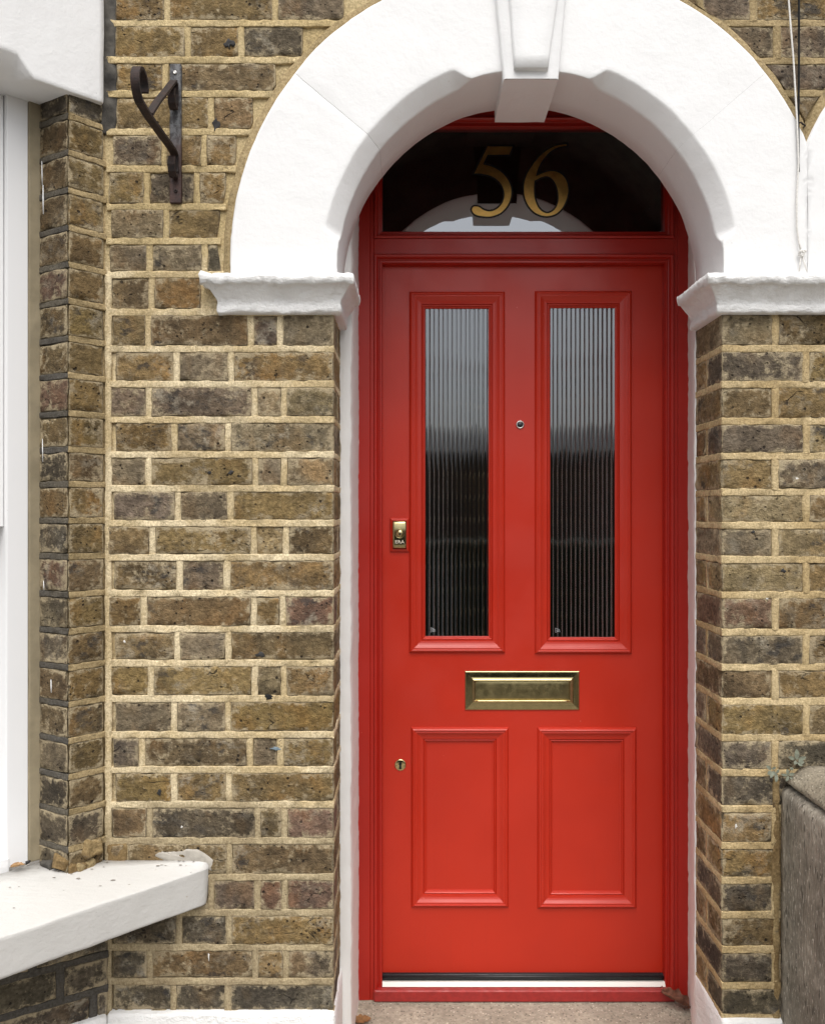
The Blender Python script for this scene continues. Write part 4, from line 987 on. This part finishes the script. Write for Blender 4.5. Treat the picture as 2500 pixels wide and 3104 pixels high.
tube(mb, lip, [.0006] + [.0030] * 23 + [.0006], 10); mb.build('flap_lip', M['brass'], plate)

# cylinder lock with its red rimmed guard
lock = MB(); x0, x1, z0, z1 = lx(1190), lx(1231), lz(1662), lz(1578)
rim = MB(); frame_moulding(rim, lx(1182), lx(1240), lz(1673), lz(1570), mm([(0, -1), (.4, 3), (1.5, 5), (6.2, 8.5), (7.2, 8.5), (7.4, 2)]), YL); lk = rim.build('lock_guard', M['red'], door, False)
V = []; Fc = []; prof_z = [(0., 2), (0., 11), (.03, 14.5), (.08, 16.2), (.2, 16.8), (.4, 17.), (.6, 17.), (.8, 16.2), (.92, 14.6), (.975, 12.5), (1., 8.), (1., 2.)]
for (v, h) in prof_z:
    for u, dh in ((0, -16), (0, -2.2), (.04, -.6), (.12, 0), (.5, .3), (.88, 0), (.96, -.6), (1, -2.2), (1, -16)):
        V.append((x0 + (x1 - x0) * u, YL - max(1., h + dh) / 1000., z0 + (z1 - z0) * v))
for j in range(len(prof_z) - 1):
    for i in range(8): k = j * 9 + i; Fc.append((k, k + 1, k + 10, k + 9))
lock.add(V, Fc); lb = lock.build('lock_body', M['brass_dull'], lk, True)
cxl, czl = lx(1211.5), lz(1617)
mb = MB(); lathe_y(mb, cxl, czl, [(.0138, YL - .015), (.0136, YL - .0195), (.0128, YL - .0205), (.0118, YL - .0195), (.0112, YL - .0178), (.0108, YL - .0180), (.0102, YL - .0195), (.0001, YL - .0196)], 36); mb.build('key_cylinder', M['brass_dull'], lk)
mb = MB(); yk = YL - .0200; mb.add([(cxl - .0006, yk, czl + .0058), (cxl - .0022, yk, czl), (cxl + .0010, yk, czl - .0068), (cxl + .0026, yk, czl - .001)], [(0, 1, 2, 3)]); mb.build('key_slot', M['hole'], lk, False)
fc = bpy.data.curves.new('lock_lettering', 'FONT'); fc.body = 'ERA'; fc.size = .0138; fc.align_x = 'CENTER'; fc.align_y = 'CENTER'; fc.extrude = .0004; fc.materials.append(M['pale_brass'])
fo = bpy.data.objects.new('lock_lettering', fc); sc.collection.objects.link(fo)
dg = bpy.context.evaluated_depsgraph_get(); me = bpy.data.meshes.new_from_object(fo.evaluated_get(dg)); bpy.data.objects.remove(fo)
for v in me.vertices: v.co = Vector((cxl + v.co.x * 1.12, YL - .0176 - v.co.z, lz(1642.5) + v.co.y))
link('lock_lettering', me, lk)
# peephole and keyhole escutcheon
cx, cz = lx(1576), lz(1287)
mb = MB(); lathe_y(mb, cx, cz, [(.0120, YL + .001), (.0120, YL - .002), (.0112, YL - .0036), (.0095, YL - .0042), (.0082, YL - .0030), (.0080, YL - .0005), (.0001, YL - .0005)]); ph = mb.build('peephole', M['chrome'], door)
mb = MB(); lathe_y(mb, cx, cz, [(.0078, YL - .0007), (.0060, YL - .0020), (.0030, YL - .0027), (.0001, YL - .0029)]); mb.build('lens', simple('dark_lens', (.02, .02, .022), .05), ph)
cx, cz = lx(1213), lz(2319)
mb = MB(); lathe_y(mb, cx, cz, [(.0168, YL + .001), (.0168, YL - .0012), (.0158, YL - .0024), (.0130, YL - .0029), (.0001, YL - .0029)]); es = mb.build('keyhole_plate', M['brass'], door)
mb = MB(); y = YL - .0033
mb.add([(cx + .0046 * math.cos(a), y, cz + .0035 + .0046 * math.sin(a)) for a in [2 * math.pi * k / 20 for k in range(20)]], [tuple(range(20))])
mb.add([(cx - .0026, y - .0002, cz + .001), (cx + .0026, y - .0002, cz + .001), (cx + .0036, y - .0002, cz - .0115), (cx - .0036, y - .0002, cz - .0115)], [(0, 1, 2, 3)]); mb.build('keyhole', M['hole'], es, False)
for sx in (-1, 1):
    mb = MB(); lathe_y(mb, cx + sx * .0118, cz - .001, [(.0026, YL - .002), (.0024, YL - .0036), (.0012, YL - .0040), (.0001, YL - .0041)], 14); mb.build('screw', M['brass_dull'], es)

# ------------------------------------------------------------------ iron hanging-basket bracket
BX = X(534)
br = thing('wall_bracket', 'rusty scrolled iron hanging basket bracket screwed to the brick wall', 'bracket', (BX, 0, Z(618)))
mb = MB(); mb.add(*hexa([(X(517), -.0085), (X(551.5), -.0085), (X(551.5), .001), (X(517), .001)], Z(618), Z(197), 3, 2, 16, .0005, .001, 2., .002)); plate_o = mb.build('back_plate', M['plate'], br)
def bar(name, path, wd, th, mat, parent, x0=BX):
    """flat bar bent in the plane that stands out from the wall; path = (distance out, height)"""
    P = [Vector(p) for p in path]; V = []; Fc = []; n = len(P)
    for i in range(n):
        t = (P[min(i + 1, n - 1)] - P[max(i - 1, 0)]).normalized(); q = Vector((-t.y, t.x)); ww = wd[i] if isinstance(wd, list) else wd
        for sx, sq in ((-1, -1), (1, -1), (1, 1), (-1, 1)):
            c = P[i] + q * th / 2 * sq; V.append((x0 + sx * ww / 2, -c.x, c.y))
    for i in range(n - 1):
        for k in range(4): m_ = (k + 1) % 4; Fc.append((i * 4 + k, i * 4 + m_, i * 4 + 4 + m_, i * 4 + 4 + k))
    Fc += [(0, 1, 2, 3), tuple((n - 1) * 4 + k for k in (3, 2, 1, 0))]
    m_ = MB(); m_.add(V, Fc); return m_.build(name, mat, parent, False)
def curl(c, r0, r1, a0, a1, n=22): return [(c[0] + (r0 + (r1 - r0) * i / n) * math.cos(R(a0 + (a1 - a0) * i / n)), c[1] + (r0 + (r1 - r0) * i / n) * math.sin(R(a0 + (a1 - a0) * i / n))) for i in range(n + 1)]
zA = ZC + .838
low_curl = curl((.026, ZC + .808), .020, .026, -60, 55, 10)
arm = [(.012, ZC + .788)] + [(.010, ZC + .80), (.0105, ZC + .815), (.014, ZC + .828), (.028, ZC + .832)] + [(.06, ZC + .8315), (.12, ZC + .829), (.18, ZC + .827), (.225, ZC + .826), (.25, ZC + .828)] + curl((.262, ZC + .866), .038, .024, -78, 190, 34)
bar('scroll_arm', arm, .0175, .006, M['rust'], br)
strut = [(.012, ZC + .946), (.0105, ZC + .97), (.013, ZC + .99), (.024, ZC + .993), (.034, ZC + .984)] + [(.09, ZC + .936), (.15, ZC + .885), (.205, ZC + .833)]
bar('strut', strut, .0165, .0055, M['rust'], br)
for zc_ in (ZC + .945, ZC + .788):
    bar('scroll_foot', [(.011, zc_ + .012), (.0115, zc_ - .004), (.016, zc_ - .012), (.026, zc_ - .014), (.036, zc_ - .006), (.040, zc_ + .008), (.038, zc_ + .020), (.034, zc_ + .027)], [.012, .0145, .0165, .017, .017, .0165, .0165, .016], .0055, M['rust'], br)
for (px, py, mt) in ((534, 225, M['chrome']), (536, 583, M['rust']), (535, 484, M['plate'])):
    mb = MB(); lathe_y(mb, X(px), Z(py), [(.0044, -.008), (.0042, -.0105), (.003, -.0115), (.0012, -.0112), (.001, -.0100), (.0001, -.0100)], 16); mb.build('screw', mt, br)

# ------------------------------------------------------------------ cord and cable
def cable_path(pts, y): return [(X(a, y), y + (0 if len(q) == 0 else q[0]), Z(b_, y)) for (a, b_, *q) in pts]
mb = MB(); tube(mb, cable_path([(2377, -260), (2385, -100), (2390, 0), (2396, 80), (2404, 173), (2411, 290), (2416, 374), (2420, 490), (2414, 605), (2415, 691), (2421, 735), (2428, 762)], -.0205), .0021, 6); cord = mb.build('hanging_cord', M['cord'])
tag(cord, 'thin white cord hanging down the arch join to a knot on the impost', 'cord')
mb = MB(); lump_pts = cable_path([(2421, 764), (2430, 758), (2437, 766), (2432, 776), (2422, 772), (2427, 760), (2439, 758), (2442, 764)], -.023); tube(mb, lump_pts, .0032, 6); mb.build('knot', M['cord'], cord)
mb = MB(); tube(mb, cable_path([(2428, 772), (2424, 800), (2422, 822)], -.021), .0018, 6); tube(mb, cable_path([(2431, 774), (2438, 800), (2446, 822)], -.021), .0018, 6); mb.build('cord_tail', M['cord'], cord)
mb = MB(); tube(mb, cable_path([(2424, -260), (2422, -100), (2421, 0), (2421, 200), (2419, 374), (2420, 438), (2422, 520)], -.0195), [.0026, .0026, .0026, .0026, .0026, .0022, .0012], 7); tag(mb.build('black_cable', M['cable']), 'taut black cable running down the brick between two white arches', 'cable')
mb = MB(); tube(mb, cable_path([(2418, 372), (2427, 370), (2434, 376), (2440, 380)], -.020) + [(X(2440), .01, Z(380))], .002, 6); hk = mb.build('cable_hook', M['rust']); hk.parent = bpy.data.objects['black_cable']

# ------------------------------------------------------------------ garden wall end at the right
gw = thing('garden_wall', 'rough grey cement garden wall butting against the brick at the right edge', 'wall', (.95, -.4, -.16))
GX = X(2364)
def extr(name, prof, y0, y1, ny, mat, amp, seed):
    m_ = MB(); V = []; Fc = []; n = len(prof)
    for j in range(ny + 1):
        y = y0 + (y1 - y0) * j / ny
        for (x, z) in prof:
            q = Vector((x, y, z)); q += nvec(q, 35, seed) * amp + nvec(q, 110, seed) * amp * .6; V.append(q)
    for j in range(ny):
        for k in range(n - 1): a = j * n + k; Fc.append((a, a + n, a + n + 1, a + 1))
    Fc.append(tuple(range(n))); Fc.append(tuple(ny * n + k for k in range(n - 1, -1, -1)))
    m_.add(V, Fc); return m_.build(name, mat, gw)
zs_ = ZC - .640
extr('wall_body', [(GX - .001, -.16)] + [(GX, -.1 + (zs_ + .08) * i / 20) for i in range(21)] + [(GX + .004, zs_ - .008), (GX + .014, zs_ + .0), (GX + .06, zs_ + .006), (GX + .2, zs_ + .006), (GX + .2, -.16)], -.75, -.004, 44, M['pier'], .0018, 2.)
zc0 = ZC - .632
extr('coping', [(GX + .016, zc0), (GX + .010, zc0 + .005), (GX + .018, zc0 + .014), (GX + .032, zc0 + .026), (GX + .045, zc0 + .034), (GX + .062, zc0 + .040), (GX + .09, zc0 + .042), (GX + .12, zc0 + .036), (GX + .16, zc0 + .02), (GX + .19, zc0)], -.75, -.004, 50, M['coping'], .0022, 5.)

# ------------------------------------------------------------------ weed in the joint
weed = thing('weed', 'small grey green weed rooted in the joint on top of the garden wall', 'weed', (X(2370), -.01, Z(2350)))
mb = MB(); tube(mb, [(X(2395), -.004, Z(2356)), (X(2375), -.012, Z(2344)), (X(2352), -.014, Z(2345)), (X(2330), -.016, Z(2330))], [.0016, .0013, .0011, .0008], 6)
mb.build('stem', M['stem'], weed)
mb = MB(); tube(mb, [(X(2380), -.006, Z(2350)), (X(2392), -.012, Z(2325)), (X(2404), -.016, Z(2305)), (X(2406), -.018, Z(2296))], [.0016, .0013, .0011, .0008], 6); mb.build('stem', M['stem'], weed)
def leafm(c, ang, ln, wd, tilt, seed):
    V = []; Fc = []; n = 7
    for i in range(n + 1):
        t = i / n; w_ = wd * math.sin(math.pi * min(1., t * .93 + .05)) ** .8
        for s_ in (-1, 0, 1):
            lx_, ly_, lz_ = ln * t, s_ * w_, -.25 * ln * t * t * tilt + .22 * abs(s_) * w_
            x = lx_ * math.cos(ang) - ly_ * math.sin(ang); z = lx_ * math.sin(ang) + ly_ * math.cos(ang)
            V.append((c[0] + x, c[1] - .002 - lx_ * .45 * tilt - lz_, c[2] + z))
    for i in range(n):
        for k in range(2): a = i * 3 + k; Fc.append((a, a + 1, a + 4, a + 3))
    m_ = MB(); m_.add(V, Fc); return m_.build('leaf', M['leaf'], weed)
LF = [((2405, 2297), 92, 36, 8.5, .2), ((2399, 2296), 158, 25, 6.5, .5), ((2410, 2296), 18, 26, 7, .5), ((2410, 2300), -20, 19, 6.5, .8), ((2402, 2300), -115, 14, 6, 1.), ((2412, 2298), -60, 17, 5, .8), ((2406, 2306), -30, 20, 5, .9),
      ((2328, 2328), 138, 22, 6, .4), ((2330, 2326), 30, 15, 4.5, .5), ((2328, 2331), -140, 17, 7, .8), ((2332, 2332), -50, 18, 6, .8), ((2330, 2334), -105, 20, 7, 1.), ((2343, 2340), -95, 27, 7, .9), ((2344, 2338), 60, 16, 5, .5),
      ((2378, 2344), 172, 24, 5, .5), ((2378, 2342), 98, 19, 6, .5), ((2380, 2346), -120, 20, 6, .8), ((2380, 2343), 15, 20, 6, .6), ((2384, 2350), -30, 20, 5, .8), ((2392, 2330), 120, 13, 4, .5), ((2396, 2324), 170, 15, 4, .6), ((2390, 2352), -10, 24, 5, .6)]
for i, (c, a, ln, wd, tl) in enumerate(LF): leafm((X(c[0]), -.014, Z(c[1])), R(a), ln / 1450., wd / 1500., tl, i)

# ------------------------------------------------------------------ dead leaves
def curled_leaf(name, label, c, ax, ln, wd, turn, mat, seed, lobes=0):
    """a dry leaf rolled about its long axis"""
    m_ = MB(); V = []; Fc = []; n, k_ = 18, 12; ax = Vector(ax).normalized(); side = ax.cross(Vector((0, 0, 1))).normalized(); up = side.cross(ax)
    for i in range(n + 1):
        t = i / n; hw = wd * (math.sin(math.pi * (t * .92 + .06)) ** .7) * (1 + .18 * math.sin(t * 23 + seed) * (1 if lobes else .3)); tw = turn * (1 - .55 * t)
        for j in range(k_ + 1):
            s_ = -1 + 2 * j / k_; a = s_ * tw; rr = hw / max(tw, .3)
            p = Vector(c) + ax * (ln * (t - .5)) + side * rr * math.sin(a) + up * rr * (1 - math.cos(a)) + nvec((t * 3, s_, seed), 3, seed) * wd * .12
            V.append(p)
    for i in range(n):
        for j in range(k_): a = i * (k_ + 1) + j; Fc.append((a, a + 1, a + k_ + 2, a + k_ + 1))
    m_.add(V, Fc); o = m_.build(name, mat); return tag(o, label, 'dead leaf')
dl = curled_leaf('dead_leaf', 'curled red brown dry leaf leaning on the right foot of the red door frame', (X(2056, .405), .400, .022), (.80, -.12, -.38), .108, .032, 1.9, M['dead'], 4., 1)
mb = MB(); tube(mb, [(X(2014, .415), .415, .046), (X(2006, .415), .416, .058), (X(2000, .415), .416, .052)], .0012, 5); mb.build('stalk', M['dead'], dl)
curled_leaf('dead_leaf', 'flat tan brown dry leaf on the doorstep beside the rendered strip', (X(1096, .345), .345, .004), (1, .3, .05), .052, .020, .5, simple('ochre_dead_leaf', (.22, .11, .04), .7, 0, 70, .35, .4), 9., 1)
sl_ = wpt(.058, -.018)
tl = curled_leaf('dead_leaf', 'small tan rolled leaf lying on the white window sill', (sl_[0], sl_[1], ZC - .800), (.85, .5, .03), .030, .011, 1.7, M['tanleaf'], 2.)
mb = MB(); c_ = Vector((sl_[0] + .014, sl_[1] + .009, ZC - .797)); tube(mb, [c_, c_ + Vector((.005, .003, .001)), c_ + Vector((.009, .004, .004))], [.004, .0035, .002], 6); mb.build('stalk', M['black'], tl)

# ------------------------------------------------------------------ the far side of the street, seen only in the glass and brass
terr = thing('opposite_terrace', 'low dark brick terrace across the street mirrored in the door glass', 'building', (0, -26, -.3))
mb = MB(); box(mb, -30, 30, -30, -24, -.3, 3.3); mb.build('front_wall', M['far_brick'], terr, False)
mb = MB(); mb.add([(-30.2, -23.8, 3.3), (30.2, -23.8, 3.3), (30.2, -27, 4.4), (-30.2, -27, 4.4), (-30.2, -30.2, 3.3), (30.2, -30.2, 3.3)], [(0, 1, 2, 3), (3, 2, 5, 4), (0, 3, 4), (1, 5, 2)]); mb.build('roof', M['far_roof'], terr, False)
for i in range(14):
    x = -26 + i * 4
    mb = MB(); box(mb, x - .6, x + .6, -23.99, -23.9, .6, 2.0, .03); mb.build('window', M['far_glass'], terr, False)

hd = thing('added_hedge', 'dark privet foliage added unseen behind the viewer to darken the low door glass reflection', 'added_hedge', (0, -4.9, -.3))  # unseen foliage block, added to darken the low glass reflections
mb = MB(); mb.add(*hexa([(4.5, -4.6), (-4.5, -4.6), (-4.5, -5.2), (4.5, -5.2)], -.3, 1.12, 60, 6, 14, .05, .05, 3., .05, None, 4., .05)); mb.build('hedge_core', simple('hedge_shade', (.012, .016, .008), .9, 0, 8, .3), hd)
mb = MB(); q = random.Random(3)
for i in range(5200):
    x, z, y = q.uniform(-4.5, 4.5), q.uniform(-.3, 1.2), -4.6 + q.uniform(-.03, .09)
    if z > 1.12: y = q.uniform(-5.2, -4.6)
    a, b_ = q.uniform(0, 6.28), q.uniform(-.9, .9); u = Vector((math.cos(a), math.sin(b_) * .7, math.sin(a))) * .035; v_ = Vector((-math.sin(a), math.cos(b_) * .5, math.cos(a))) * .016
    c = Vector((x, y, z)); mb.add([c - u, c + v_, c + u, c - v_], [(0, 1, 2, 3)])
mb.build('foliage', simple('privet_leaf', (.022, .035, .012), .5, 0, 30, .4), hd, False, kind='stuff')

for o in bpy.data.objects:
    if o.parent is None and 'category' in o and 'kind' not in o: o['kind'] = 'thing'
for m_ in bpy.data.meshes: m_.validate()
print('bricks', nb, 'objects', len(bpy.data.objects))
